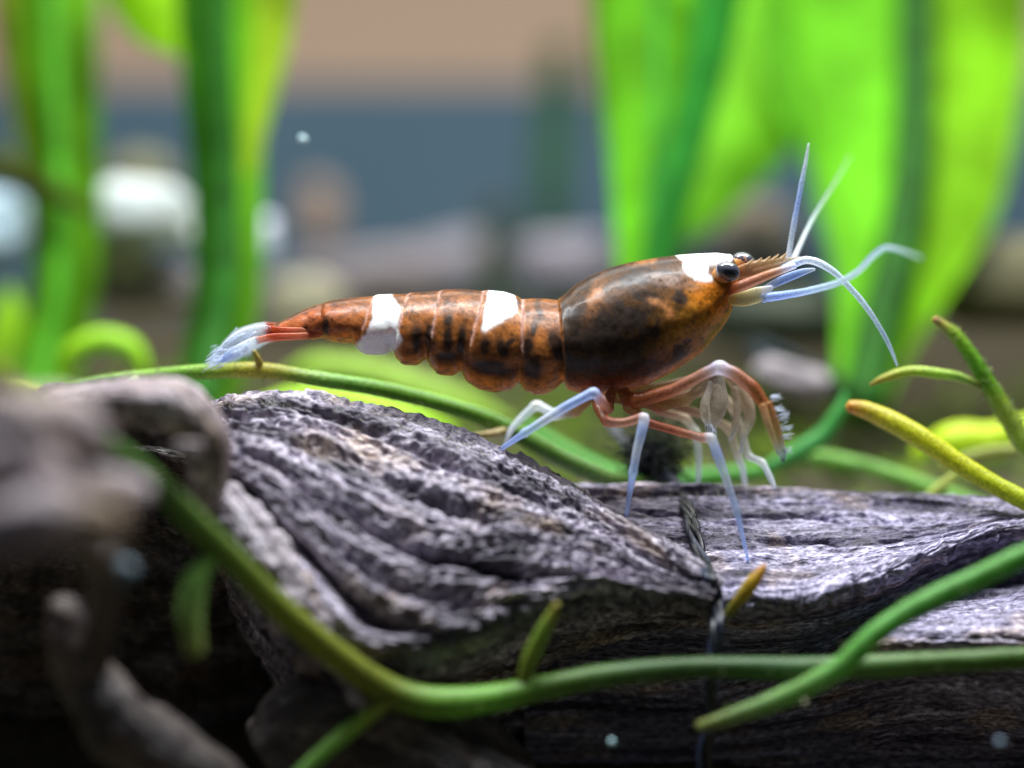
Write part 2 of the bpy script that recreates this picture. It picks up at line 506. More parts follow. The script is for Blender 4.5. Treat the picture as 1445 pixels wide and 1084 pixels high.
def wood_tube(name, path, rad, material, seed, amp=0.12, n=110, sides=90, lump=0.35):
    P = catmull(pts(path), n); R = catmull(np.array(rad, float)[:, None], n)[:, 0] / PPC
    # round the ends
    t = np.linspace(0, 1, n); e = np.minimum(t, 1 - t) * n / 9.0
    R = R * np.sqrt(np.clip(1 - (1 - np.clip(e, 0, 1)) ** 2, 0.001, 1))
    T = np.gradient(P, axis=0); T /= np.linalg.norm(T, axis=1, keepdims=True)
    A = np.array([0, 1.0, 0]) - T * T[:, 1:2]; A /= np.linalg.norm(A, axis=1, keepdims=True); B = np.cross(T, A)
    th = np.linspace(0, 2 * np.pi, sides, endpoint=False)
    ring = A[:, None] * np.cos(th)[None, :, None] + B[:, None] * np.sin(th)[None, :, None]
    L = np.concatenate([[0], np.cumsum(np.linalg.norm(np.diff(P, axis=0), axis=1))])
    q = P[:, None] * 2.6 + ring * R[:, None, None] * 2.6 + seed
    g = np.stack([np.repeat(L[:, None], sides, 1), ring[..., 0] * R[:, None] + ring[..., 2] * R[:, None] + 0.2 * ring[..., 1], np.zeros((n, sides)) + seed], -1)
    RR = R[:, None] * (1 + lump * fbm(q, 3, seed)) + amp * 0.1 * fbm(q * 5, 3, seed + 2) * (R[:, None] > 0.02)
    V = P[:, None] + ring * RR[..., None]
    me = mesh_raw(name, np.vstack([V.reshape(-1, 3), P[0], P[-1]]),
                  [grid_faces(n, sides, True), np.stack([np.full(sides, n * sides), (np.arange(sides) + 1) % sides, np.arange(sides)], -1),
                   np.stack([np.full(sides, n * sides + 1), (n - 1) * sides + np.arange(sides), (n - 1) * sides + (np.arange(sides) + 1) % sides], -1)])
    attr_vec(me, 'grain', np.vstack([g.reshape(-1, 3), g[0, 0], g[-1, 0]]))
    return link(name, me, material, drift)


# blurred knobbly end close to the lens
wood_tube('knob', [(60, 575, -1.0), (120, 578, -1.1), (185, 572, -1.15), (245, 580, -1.1), (285, 615, -1.05), (292, 665, -1.0), (285, 720, -.9)], [22, 28, 32, 36, 34, 30, 22], M_WOOD_K, 2)
wood_tube('knob', [(40, 585, -.5), (120, 590, -.55), (185, 588, -.55), (245, 596, -.5), (290, 625, -.45), (300, 668, -.4)], [40, 44, 44, 42, 34, 24], M_WOOD_SHADED, 22)  # added tube behind the ring, put there to shade the hollow
wood_tube('knob', [(266, 622, -1.7), (266, 640, -1.7)], [16, 15], M_WOOD_K, 12, n=50, sides=40)
wood_tube('knob', [(-60, 612, -3.0), (0, 604, -3.0), (50, 596, -3.0), (95, 604, -2.9), (130, 640, -2.8)], [22, 34, 34, 30, 22], M_WOOD_K, 4, lump=.6)
wood_tube('knob', [(-60, 690, -2.8), (0, 682, -2.8), (50, 668, -2.8), (95, 672, -2.8), (140, 690, -2.7), (200, 696, -2.5)], [42, 46, 40, 36, 34, 22], M_WOOD_K, 5, lump=0.75)
wood_tube('knob', [(40, 640, -3.1), (62, 668, -3.1), (70, 706, -3.0)], [18, 27, 16], M_WOOD_K, 17, lump=.4, n=60, sides=50)
wood_tube('knob', [(-30, 640, -3.1), (2, 660, -3.1), (14, 690, -3.0)], [20, 24, 14], M_WOOD_K, 18, lump=.4, n=60, sides=50)
wood_tube('knob', [(-50, 760, -3.2), (20, 742, -3.2), (80, 728, -3.2), (130, 736, -3.1)], [24, 34, 36, 24], M_WOOD_K, 6, lump=0.6)
wood_tube('knob', [(116, 712, -3.5), (134, 738, -3.5), (148, 782, -3.4)], [18, 28, 20], wood_mat('tan_driftwood', (0.75, 0.55, 0.34), (0.40, 0.28, 0.18), (0.62, 0.45, 0.28), 4, 6), 7, lump=0.3)
wood_tube('root', [(88, 840, -1.6), (100, 900, -1.6), (125, 960, -1.5), (165, 1020, -1.5), (235, 1070, -1.4), (330, 1150, -1.3)], [20, 30, 36, 44, 46, 46], M_WOOD_SHADED, 8)
wood_tube('root', [(150, 770, -1.9), (148, 830, -1.8), (140, 890, -1.7), (125, 950, -1.6)], [22, 22, 22, 26], M_WOOD_SHADED, 9)
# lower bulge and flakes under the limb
wood_tube('bulge', [(380, 1090, -.75), (450, 1040, -.72), (530, 1030, -.7), (620, 1060, -.6), (720, 1130, -.5)], [50, 82, 84, 80, 70], M_WOOD_SHADED, 14, n=140, sides=110)
wood_tube('bark_strip', [(296, 688, -.72), (318, 712, -.82), (352, 760, -.90), (392, 815, -.97), (432, 868, -1.0), (474, 930, -1.0), (508, 985, -.95), (530, 1030, -.85)], [8, 26, 34, 30, 24, 19, 15, 8], wood_mat('pale_driftwood', (0.80, 0.74, 0.80), (0.16, 0.12, 0.14), (0.66, 0.52, 0.40), 1.6, 9), 26, n=260, sides=120, lump=.45, amp=.35)
wood_tube('flake', [(392, 850, -.85), (400, 875, -.85), (412, 890, -.85)], [14, 24, 14], M_WOOD_K, 15, n=50, sides=40)
wood_tube('flake', [(420, 945, -.75), (450, 925, -.8), (490, 950, -.8), (520, 990, -.8)], [16, 26, 24, 14], M_WOOD, 16, n=70, sides=50)

# BVH of the two main limbs so that feet and thread touch them
bvhs = []
for o in (near, straight):
    m_ = o.data
    co = np.empty(len(m_.vertices) * 3); m_.vertices.foreach_get('co', co)
    bvhs.append(BVHTree.FromPolygons([Vector(v) for v in co.reshape(-1, 3)], [tuple(p.vertices) for p in m_.polygons]))


def surf(px, py, lift=0.0):
    """point of the wood seen at that place of the photograph, lifted towards the viewer"""
    a = Vector((0, -D, ZC)); b = Vector(at(px, py, 0.0)); d = (b - a).normalized()
    best = None
    for t in bvhs:
        h = t.ray_cast(a, d)
        if h[0] is not None and (best is None or h[3] < best): best = h[3]
    if best is None: best = (b - a).length
    return np.array(a + d * (best - lift))


# fuzz of fine algae hairs on the ridges
fz = TubeSet()
for k in range(260):
    if k < 130:
        px = random.uniform(300, 820); py = np.interp(px, [300, 390, 470, 560, 650, 740, 815], [578, 566, 578, 597, 621, 655, 688]) + random.uniform(2, 12)
    else:
        px = random.uniform(830, 1440); py = np.interp(px, [830, 1150, 1440], [690, 697, 711]) + random.uniform(3, 10)
    p = surf(px, py + 4, -0.01)
    d = np.array([random.gauss(-.35, .5), random.gauss(0, .4), 1.0]); d /= np.linalg.norm(d)
    ln = random.uniform(.02, .06)
    fz.tube([p, p + d * ln * .5, p + d * ln + np.array([random.gauss(0, .01), 0, 0])], [.0022, .0018, .0008], np.tile([[.55, .55, .45]], (3, 1)), 5, 4)
fo = fz.build('algae_fuzz', M_MOSS, drift); fo['kind'] = 'stuff'

# ------------------------------------------------------------------ shrimp
shrimp = empty('shrimp', (0, 0, 0), 'brown and amber shrimp with white bands standing on the driftwood', 'shrimp')
TOP = np.array([(376, 463), (400, 452), (420, 441), (445, 430), (470, 424), (500, 420), (530, 417), (560, 415), (577, 414), (600, 412), (622, 410), (650, 408), (683, 410), (712, 412), (730, 417), (738, 423), (765, 421), (788, 423), (794, 419), (810, 403), (835, 388), (860, 378), (890, 370), (930, 363), (970, 359), (1010, 357), (1044, 361)], float)
BOT = np.array([(376, 476), (400, 478), (440, 479), (458, 478), (470, 481), (498, 485), (503, 492), (515, 499), (545, 501), (553, 495), (557, 503), (570, 514), (590, 515), (601, 507), (606, 516), (620, 528), (640, 530), (650, 524), (656, 536), (675, 548), (700, 553), (722, 550), (733, 541), (740, 550), (755, 556), (770, 555), (785, 548), (794, 540), (802, 549), (820, 556), (845, 559), (870, 556), (910, 545), (950, 525), (990, 498), (1020, 462), (1036, 436), (1044, 415)], float)
HW = np.array([(376, 10), (420, 22), (460, 34), (510, 46), (560, 54), (620, 60), (700, 64), (790, 66), (840, 76), (900, 80), (960, 74), (1000, 60), (1044, 38)], float)
BND = [((788, 797)), ((738, 735)), ((683, 652)), ((622, 603)), ((577, 554)), ((530, 503)), ((456, 458)), ((376, 376))]
nu, nv = 520, 180
px = np.linspace(376, 1044, nu)
top = np.interp(px, TOP[:, 0], TOP[:, 1]); bot = np.interp(px, BOT[:, 0], BOT[:, 1]); hw = np.interp(px, HW[:, 0], HW[:, 1])
ker = np.hanning(9); ker /= ker.sum()


def sm(a, k=9):
    kk = np.hanning(k + 2)[1:-1]; kk /= kk.sum()
    return np.convolve(np.pad(a, k // 2, mode='edge'), kk, 'valid')


top = sm(top, 9); bot = sm(bot, 5); hw = sm(hw, 31)
cz = (top + bot) / 2; hh = (bot - top) / 2
# blunt, rounded front
fr = smooth(1026, 1044, px); shrink = np.sqrt(np.clip(1 - fr ** 2 * 0.97, 0, 1))
cz = cz * (1 - fr) + 398 * fr; hh = hh * shrink; hw = hw * shrink
th = np.linspace(0, 2 * np.pi, nv, endpoint=False)
ct, st = np.cos(th), np.sin(th)
yy = ct; zz = st
taper = 1 - 0.20 * zz - 0.40 * np.clip(-zz, 0, 1) ** 2.6
PX = np.repeat(px[:, None], nv, 1)
PYc = cz[:, None] - zz[None] * hh[:, None]
YW = yy[None] * taper[None] * hw[:, None] / PPC
# overlapping rings of the abdomen: each ring lies over the one behind it
dep = np.clip((PYc - top[:, None]) / np.maximum(bot - top, 1)[:, None], 0, 1)
relief = np.zeros_like(PX); line = np.zeros_like(PX)
segid = np.full(PX.shape, -1); segt = np.zeros_like(PX)
for k in range(len(BND) - 1):
    f0, r0 = BND[k], BND[k + 1]
    xf = f0[0] + (f0[1] - f0[0]) * dep; xr = r0[0] + (r0[1] - r0[0]) * dep
    t = (xf - PX) / (xf - xr)
    msk = (t >= 0) & (t < 1)
    relief = np.where(msk, -0.010 + 0.018 * smooth(0, 0.9, t) - 0.008 * smooth(0.93, 1.0, t) + 0.020 * np.sin(np.pi * np.clip(t, 0, 1)) * smooth(0.15, 1.0, dep), relief)
    segid = np.where(msk, k, segid); segt = np.where(msk, t, segt)
    line = np.maximum(line, np.exp(-((PX - xr) / 2.2) ** 2) * (k < 5))
xc = 788 + 9 * dep
relief = np.where(PX > xc, 0.022 * np.exp(-((PX - xc) / 12) ** 2) + 0.0, relief)
relief = relief * smooth(376, 430, PX)
K = 1 / PPC
Xw = (PX - 722.5) * K; Zw = ZC + (542 - PYc) * K
nrm_y = np.sign(ct)[None] * np.abs(ct)[None]; nrm_z = st[None]
Zw = Zw + nrm_z * relief * 0.25
YW = YW + nrm_y * relief
YW = YW + 0.006 * fbm(np.stack([Xw * 9, YW * 9, Zw * 9], -1), 3, 41) * np.abs(ct)[None]
P = np.stack([Xw, YW, Zw], -1)
# colours
qx = PX + 3.0 * fbm(np.stack([Xw * 16, YW * 8, Zw * 16], -1), 3, 51); qy = PYc + 3.0 * fbm(np.stack([Xw * 16, YW * 8, Zw * 16 + 9], -1), 3, 52)


def zoomed(lst, x0, y0, s): return [(x0 + s * a, y0 + s * b) for a, b in lst]


W1 = zoomed([(663, 150), (725, 150), (735, 215), (762, 240), (768, 280), (760, 330), (775, 370), (730, 440), (610, 440), (592, 405), (640, 350), (668, 290), (662, 240)], 280, 340, .3737)
W2 = zoomed([(1100, 150), (1170, 160), (1200, 225), (1205, 260), (1185, 280), (1085, 350), (1070, 345), (1080, 290)], 280, 340, .3737)
W3 = zoomed([(140, 120), (150, 215), (240, 290), (225, 350), (265, 430), (330, 480), (440, 500), (520, 490), (525, 450), (470, 430), (470, 330), (560, 310), (700, 300), (765, 240), (780, 150), (450, 120)], 930, 330, .1384)
white = in_poly(qx, qy, W1) | in_poly(qx, qy, W2) | in_poly(PX * .7 + qx * .3, PYc * .7 + qy * .3, W3)
white = white.astype(float)
for _ in range(2):
    white[1:-1] = (white[:-2] + 2 * white[1:-1] + white[2:]) / 4
    white = (np.roll(white, 1, 1) + 2 * white + np.roll(white, -1, 1)) / 4
nz = fbm(np.stack([Xw * 7, YW * 7, Zw * 7], -1), 4, 61); nf = fbm(np.stack([Xw * 30, YW * 30, Zw * 30], -1), 3, 62)
nff = fbm(np.stack([Xw * 80, YW * 80, Zw * 80], -1), 2, 63)


def blob(x, y, rx, ry, a=0.0):
    c, s_ = math.cos(math.radians(a)), math.sin(math.radians(a))
    dx, dy = qx - x, qy - y
    return np.exp(-(((c * dx + s_ * dy) / rx) ** 2 + ((-s_ * dx + c * dy) / ry) ** 2))


C_AMB = np.array([.36, .125, .026]); C_DRK = np.array([.022, .016, .013]); C_RED = np.array([.50, .095, .030]); C_ORG = np.array([.74, .24, .016]); C_BRN = np.array([.16, .062, .022]); C_YEL = np.array([.42, .19, .02]); C_WHT = np.array([.93, .95, .98])


def lay(c, col, m): return c * (1 - m[..., None]) + col * m[..., None]


C = np.ones(P.shape) * C_AMB
onc = smooth(-2, 3, PX - xc)
# abdomen blotches
ab = (1 - onc)
red = ab * (1 - smooth(440, 545, qx)); C = lay(C, C_RED, red * 0.55)
C = lay(C, C_BRN, ab * smooth(0.1, -0.2, zz[None] - 0.75 + 0 * PX) * 0 + ab * np.clip(0.45 + 1.2 * nz, 0, 0.8) * 0.55)
drk = 0
for b in [(590, 482, 8, 22, 0), (608, 478, 7, 20, 0), (584, 500, 20, 8, 0), (634, 478, 6, 28, 0), (652, 480, 6, 24, 8), (632, 508, 20, 12, 0), (634, 455, 6, 14, 10), (686, 490, 9, 13, 0), (708, 492, 9, 16, -25), (718, 484, 12, 4, -40), (690, 520, 26, 13, 0), (712, 528, 20, 9, 0), (744, 490, 8, 20, 12), (752, 465, 5, 18, 10), (752, 525, 13, 24, 0), (760, 438, 4, 20, 0), (784, 490, 10, 25, -20), (728, 428, 10, 6, 0), (462, 460, 5, 12, 0), (470, 424, 30, 4, -8), (420, 440, 25, 4, -28), (662, 410, 34, 5, 0), (600, 413, 16, 4, 0)]:
    drk = np.maximum(drk, blob(*b))
C = lay(C, C_DRK, ab * np.clip(drk * (1.35 + 0.9 * nz + 1.1 * nf), 0, 0.95))
C = lay(C, C_BRN * .6, ab * (1 - smooth(.10, .22, dep)) * .6)
edge = smooth(0.80, 0.97, dep); C = lay(C, C_ORG, ab * edge * 0.75 * (PX > 440))  # orange rim paints in light glowing through the thin shell edge
C = lay(C, C_ORG, ab * blob(493, 478, 22, 6) * 0.9)
C = lay(C, np.array([.62, .36, .30]), ab * line * 0.6 * (dep < 0.62))
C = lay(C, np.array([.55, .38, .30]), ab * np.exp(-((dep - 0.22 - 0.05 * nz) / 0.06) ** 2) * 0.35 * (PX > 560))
# carapace
base_c = np.ones(P.shape) * np.array([.105, .048, .016])
base_c = lay(base_c, C_YEL, np.clip(1.4 * blob(985, 470, 46, 44, -35), 0, .95))
base_c = lay(base_c, C_ORG, np.clip(1.3 * blob(1012, 425, 40, 24, 10), 0, .85))
base_c = lay(base_c, C_RED, np.clip(blob(1032, 428, 12, 20) + blob(870, 552, 70, 16) * .9, 0, .85))  # front red is its own; belly red paints in light through the shell
cd = 0
for b in [(828, 398, 50, 18, -32), (880, 375, 55, 14, -12), (930, 368, 30, 9, 0), (900, 395, 40, 12, -5), (810, 455, 30, 40, 10), (850, 455, 45, 20, 15), (890, 445, 40, 25, 15), (912, 470, 20, 9, 12), (860, 485, 55, 30, 0), (905, 420, 26, 12, 20), (935, 390, 16, 12, 20), (955, 425, 9, 20, 10), (860, 512, 55, 18, -5), (960, 495, 14, 22, 40), (1046, 366, 10, 7, 0)]:
    cd = np.maximum(cd, blob(*b))
cd = np.clip(cd * 1.15 + 0.75 * nz + 1.1 * nf, 0, 0.95)
base_c = lay(base_c, C_DRK, cd)
for b, c_ in [((838, 422, 8, 24, 20), (.30, .12, .035)), ((905, 371, 22, 4, -8), (.26, .11, .03)), ((938, 441, 5, 15, -15), (.42, .17, .06)), ((925, 430, 12, 4, 20), (.36, .16, .06)), ((945, 400, 30, 8, 12), (.25, .17, .13))]:
    base_c = lay(base_c, np.array(c_), np.clip(blob(*b) * (1 + nf), 0, .85))
base_c = lay(base_c, C_ORG, smooth(0.90, 0.985, dep) * 0.8)  # lower rim painted orange for the glow of light through the carapace
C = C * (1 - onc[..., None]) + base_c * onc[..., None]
C = lay(C, C_WHT, np.clip(white * (1.0 + 0.15 * nf), 0, 1))
C = C * (1 + (.8 * nf + .55 * nff)[..., None] * (1 - white[..., None]))
C = np.clip(C, 0, 1)
me = mesh_raw('body', np.vstack([P.reshape(-1, 3), P[0].mean(0), P[-1].mean(0)]),
              [grid_faces(nu, nv, True), np.stack([np.full(nv, nu * nv), (np.arange(nv) + 1) % nv, np.arange(nv)], -1),
               np.stack([np.full(nv, nu * nv + 1), (nu - 1) * nv + np.arange(nv), (nu - 1) * nv + (np.arange(nv) + 1) % nv], -1)])
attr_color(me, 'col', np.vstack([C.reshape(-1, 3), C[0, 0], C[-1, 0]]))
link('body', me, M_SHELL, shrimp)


def ellipsoid(name, c, r, color_fn, material, parent, tilt=0.0, n=36):
    u = np.linspace(0, np.pi, n); v = np.linspace(0, 2 * np.pi, 2 * n, endpoint=False)
    U, V = np.meshgrid(u, v, indexing='ij')
    q = np.stack([np.sin(U) * np.cos(V), np.sin(U) * np.sin(V), np.cos(U)], -1)
    p = q * np.array(r)
    ca, sa = math.cos(tilt), math.sin(tilt)
    p = np.stack([p[..., 0] * ca - p[..., 2] * sa, p[..., 1], p[..., 0] * sa + p[..., 2] * ca], -1) + np.array(c)
    me = mesh_raw(name, p.reshape(-1, 3), [grid_faces(n, 2 * n, True)])
    cc = color_fn(q); attr_color(me, 'col', cc.reshape(-1, 3))
    return link(name, me, material, parent)


def eye_col(q):
    n_ = noise(q * 3.0 + 5, 3)
    base = np.ones(q.shape) * np.array([.07, .07, .095])
    m = smooth(.30, -.1, np.linalg.norm((q - np.array([.35, -.75, -.25])) * np.array([.8, .8, 1.2]), axis=-1) - 0.55 + .1 * n_)
    return base * (1 - m[..., None]) + np.array([.012, .012, .02]) * m[..., None]


def flat_col(c): return lambda q: np.ones(q.shape) * np.array(c)


for sgn, ex, ey in ((-1, 1027, 383), (1, 1049, 370)):
    Yk = sgn * 0.185 if sgn < 0 else 0.05
    c = at(ex, ey, Yk)
    ellipsoid('eye', c, (.058, .046, .046), eye_col, M_EYE, shrimp, -0.35)
    t = TubeSet()
    a = at(ex - 20, ey + 12, -.10 if sgn < 0 else .04)
    t.tube([a, (a + c) / 2, c + (c - a) * .12], [.03, .043, .047], [[.55, .22, .06], [.6, .25, .06], [.45, .2, .12]], 14, 16)
    t.build('eyestalk', M_SHELL, shrimp)

# rostrum with small teeth
t = TubeSet()
t.tube(pts([(1036, 386, 0), (1062, 380, 0), (1094, 372, 0), (1130, 364, 0)]), np.array([8, 11, 7, 2]) / PPC, [[.62, .28, .10], [.55, .30, .14], [.6, .42, .2], [.7, .6, .4]], 40, 12, flat=0.35)
for k, (tx, ty) in enumerate([(1058, 371), (1070, 369), (1082, 367), (1094, 364), (1106, 362)]):
    t.tube(pts([(tx - 5, ty + 5, 0), (tx, ty, 0), (tx + 5, ty - 5, 0)]), np.array([4, 2.6, .8]) / PPC, [[.6, .4, .2]] * 3, 6, 6)
t.build('rostrum', M_LEG, shrimp)

BLU = (.46, .60, 1.0); WHI = (.82, .88, 1.0); REDL = (.42, .10, .05); ORGL = (.46, .15, .04); TAN = (.56, .45, .33); PEA = (.52, .25, .17)


def limb(name, path, rad, cols, n=60, sides=12, mat=M_LEG, rough=0.07, seed=0, flat=1.0, extra=None, thin=.86):
    t = TubeSet()
    P = pts(path) if not isinstance(path, np.ndarray) else path
    if mat is M_FINE: thin = 1.2
    R = np.array(rad, float) / PPC * thin; Cc = np.array(cols, float)
    if mat is M_LEG and flat == 1.0 and len(P) > 4:      # straight pieces between crisp joints
        s_ = np.concatenate([[0], np.cumsum(np.linalg.norm(np.diff(P, axis=0), axis=1))]); u = np.linspace(0, s_[-1], n)

        def lin(a):
            a = np.asarray(a, float).reshape(len(s_), -1)
            r = np.stack([np.interp(u, s_, a[:, k]) for k in range(a.shape[1])], -1)
            r = np.pad(r, ((2, 2), (0, 0)), mode='edge')
            return (r[:-4] + 2 * r[1:-3] + 3 * r[2:-2] + 2 * r[3:-1] + r[4:]) / 9
        kn = np.zeros(n)
        for q in range(1, len(P) - 1):
            a_, b_ = P[q] - P[q - 1], P[q + 1] - P[q]
            if a_ @ b_ < .90 * np.linalg.norm(a_) * np.linalg.norm(b_): kn = np.maximum(kn, np.exp(-((u - s_[q]) / .022) ** 2))
        t.tube(lin(P), lin(R)[:, 0] * (.90 + .22 * kn), np.clip(lin(Cc) * (1 + .25 * kn[:, None]), 0, 1), 0, sides, rough, flat, seed)
    else:
        t.tube(P, R, cols, n, sides, rough, flat, seed)
    if extra: extra(t)
    return t.build(name, mat, shrimp)


# antennule stalks (peduncles), near and far
limb('antennule_stalk', [(1022, 414, -.14), (1060, 398, -.13), (1092, 385, -.11), (1122, 375, -.09)], [9, 8.5, 7, 5], [(.55, .20, .09), (.50, .20, .11), (.58, .32, .20), WHI], seed=1)
limb('antennule_stalk', [(1024, 400, .08), (1060, 388, .1), (1092, 378, .1), (1118, 369, .1)], [9, 8.5, 7, 5], [(.5, .16, .07), (.45, .17, .09), (.55, .30, .18), WHI], seed=2)
# antennal scales (flat blades)
limb('antennal_scale', [(1030, 424, -.17), (1050, 422, -.18), (1072, 415, -.18), (1090, 405, -.17)], [8, 12, 12, 3], [(.6, .4, .1), (.66, .52, .2), (.75, .68, .45), WHI], seed=3, flat=.3)
limb('antennal_scale', [(1075, 410, -.12), (1100, 397, -.12), (1130, 385, -.12), (1150, 380, -.12)], [4, 7, 6, 2], [WHI, BLU, BLU, WHI], seed=4, flat=.4)
# flagella
limb('antenna', [(1112, 366, .02), (1118, 330, .03), (1126, 285, .04), (1136, 235, .05), (1141, 203, .06)], [3.6, 3.4, 3.2, 2.4, 1.2], [WHI, (.7, .8, .95), BLU, (.7, .8, .95), (.7, .8, .8)], mat=M_FINE, rough=.25, n=120, sides=8, seed=5)
limb('antenna', [(1120, 366, .12), (1134, 335, .3), (1152, 300, .5), (1180, 255, .8), (1200, 220, 1.1)], [3.4, 3.0, 2.0, 1.2, .7], [WHI, (.7, .8, .8), (.6, .75, .7), (.5, .6, .5), (.5, .6, .5)], mat=M_FINE, rough=.2, n=90, sides=8, seed=6)
limb('antenna', [(1105, 380, -.05), (1140, 367, -.06), (1175, 383, -.06), (1210, 418, -.05), (1240, 460, -.02), (1256, 490, .0), (1266, 516, .05)], [5, 4.6, 4.2, 3.6, 3.0, 2.4, 1.4], [BLU, WHI, (.72, .82, .98), (.68, .8, .95), (.6, .75, .9), (.55, .7, .85), (.5, .65, .7)], mat=M_FINE, rough=.22, n=140, sides=8, seed=7)
limb('antenna', [(1076, 420, -.16), (1110, 416, -.2), (1150, 408, -.3), (1185, 398, -.45), (1212, 382, -.6), (1236, 358, -.75), (1256, 350, -.85), (1300, 364, -1.2)], [6, 4.6, 4, 3.6, 3.2, 3, 2.6, 1.6], [BLU, BLU, (.6, .75, .95), (.6, .75, .85), (.6, .75, .85), (.6, .75, .9), (.6, .75, .85), (.5, .7, .6)], mat=M_FINE, rough=.2, n=140, sides=8, seed=8)

# walking legs: near side
foot = surf(708, 633, 0.01)
limb('walking_leg', np.vstack([pts([(862, 556, -.10), (858, 578, -.20), (848, 566, -.32), (838, 553, -.36), (800, 573, -.38), (772, 591, -.37), (740, 611, -.36)]), [foot]]), [10, 9, 8, 8.5, 8, 8.2, 6.5, 4], [REDL, REDL, PEA, BLU, BLU, WHI, BLU, BLU], 90, seed=10)
foot = surf(884, 727, 0.0)
limb('walking_leg', np.vstack([pts([(840, 552, -.12), (843, 575, -.22), (856, 596, -.28), (880, 597, -.31), (904, 590, -.33), (910, 588, -.34), (906, 606, -.36), (899, 634, -.37), (893, 668, -.38)]), [foot]]), [10, 9, 8, 8, 8, 9, 9, 7.5, 6.5, 3.5], [ORGL, REDL, REDL, PEA, PEA, WHI, BLU, WHI, BLU, BLU], 100, seed=11)
foot = surf(1056, 792, 0.0)
limb('walking_leg', np.vstack([pts([(880, 550, -.12), (888, 575, -.18), (915, 597, -.24), (960, 610, -.28), (996, 619, -.32), (1003, 616, -.34), (1012, 640, -.36), (1024, 674, -.38), (1040, 722, -.40)]), [foot]]), [11, 10, 8, 7.5, 7.5, 8.5, 9, 7.5, 6, 2.5], [ORGL, REDL, REDL, (.6, .2, .1), PEA, WHI, BLU, WHI, BLU, BLU], 100, seed=12)
# far side
limb('walking_leg', [(835, 560, .12), (812, 582, .2), (785, 586, .28), (757, 571, .34), (738, 588, .33), (721, 606, .3), (708, 640, .22)], [9, 8, 8, 8, 7, 5.5, 3], [REDL, PEA, WHI, WHI, (.75, .85, .9), WHI, WHI], 80, seed=13)
limb('walking_leg', [(900, 556, .12), (930, 580, .22), (968, 590, .30), (982, 610, .34), (986, 640, .36), (986, 668, .36), (984, 692, .36)], [8, 8, 7, 7, 6, 5, 3], [ORGL, PEA, TAN, (.7, .75, .7), (.7, .8, .78), WHI, WHI], 80, seed=14)
limb('walking_leg', [(915, 552, .12), (960, 575, .2), (1005, 590, .28), (1030, 605, .32), (1040, 640, .34), (1048, 660, .36), (1052, 690, .38)], [8, 8, 8, 8, 7, 6, 4], [ORGL, PEA, TAN, TAN, (.66, .62, .55), WHI, WHI], 80, seed=15)


# claws (front legs) with bristle tufts
def bristles(anchor, dirs, ln, n):
    def f(t):
        for k in range(n):
            a = np.array(anchor[k % len(anchor)]) + RNG.normal(0, .008, 3)
            d = np.array(dirs) + RNG.normal(0, .25, 3); d /= np.linalg.norm(d)
            t.tube([a, a + d * ln * .5, a + d * ln * (0.8 + .4 * random.random())], [.0030, .0022, .0009], [(.75, .82, .95)] * 3, 5, 5)
    return f


limb('claw_arm', [(860, 556, -.12), (900, 566, -.2), (950, 551, -.27), (992, 528, -.31), (1015, 518, -.33), (1038, 528, -.35), (1062, 547, -.37), (1082, 575, -.37)], [14, 13, 11, 10, 11, 12, 13, 10],
     [ORGL, (.45, .13, .04), (.42, .14, .07), (.48, .24, .17), (.78, .78, .98), (.48, .19, .12), (.42, .12, .05), (.5, .17, .05)], 110, seed=16)
cl = TubeSet()
cl.tube(pts([(1080, 570, -.37), (1090, 592, -.37), (1098, 618, -.36), (1104, 640, -.35), (1105, 652, -.35)]), np.array([10, 8, 7, 6, 2.5]) / PPC, [(.62, .3, .1), (.6, .3, .14), (.6, .36, .22), (.7, .75, .9), (.05, .05, .12)], 50, 10, .1)
cl.tube(pts([(1076, 572, -.40), (1083, 596, -.42), (1092, 622, -.41), (1098, 642, -.38)]), np.array([6, 5, 4, 1.6]) / PPC, [(.6, .35, .15), (.62, .42, .22), (.7, .6, .35), (.6, .6, .7)], 40, 10, .1)
bristles([at(1088, 562, -.38), at(1094, 578, -.38), at(1098, 590, -.38), at(1102, 604, -.37), at(1104, 616, -.36), at(1104, 636, -.36)], (1.0, -.15, .12), .045, 46)(cl)
cl.build('claw', M_LEG, shrimp)
limb('claw_arm', [(880, 552, .1), (930, 548, .16), (985, 536, .2), (1020, 525, .22), (1040, 545, .22)], [11, 11, 10, 9, 9], [ORGL, PEA, (.66, .45, .33), TAN, TAN], 70, seed=17)
cl = TubeSet()
cl.tube(pts([(1030, 532, .2), (1050, 560, .2), (1058, 590, .18), (1050, 615, .15), (1046, 640, .13)]), np.array([8, 10, 9, 6, 2]) / PPC, [TAN, (.62, .46, .34), TAN, (.7, .68, .6), WHI], 50, 14, .45)
cl.tube(pts([(1036, 548, .16), (1040, 580, .12), (1036, 606, .1), (1030, 622, .1)]), np.array([6, 6, 5, 1.5]) / PPC, [TAN, TAN, (.7, .66, .55), WHI], 40, 12, .45)
cl.build('claw', M_LEG, shrimp)
limb('claw_arm', [(885, 562, -.06), (930, 574, -.08), (968, 566, -.1), (990, 545, -.12), (1012, 532, -.13)], [10, 9, 8, 9, 9], [ORGL, ORGL, (.66, .46, .2), TAN, TAN], 70, seed=18)
cl = TubeSet()
cl.tube(pts([(1010, 530, -.12), (1012, 555, -.14), (1010, 580, -.15), (1004, 600, -.16), (1000, 612, -.16)]), np.array([9, 12, 12, 7, 2]) / PPC, [(.66, .62, .58), (.68, .60, .5), (.7, .62, .5), (.85, .8, .7), WHI], 50, 14, .45)
cl.tube(pts([(1002, 540, -.16), (995, 568, -.2), (996, 590, -.2), (1002, 604, -.18)]), np.array([5, 6, 6, 2]) / PPC, [(.7, .66, .6), (.7, .62, .5), (.9, .86, .75), WHI], 40, 12, .45)
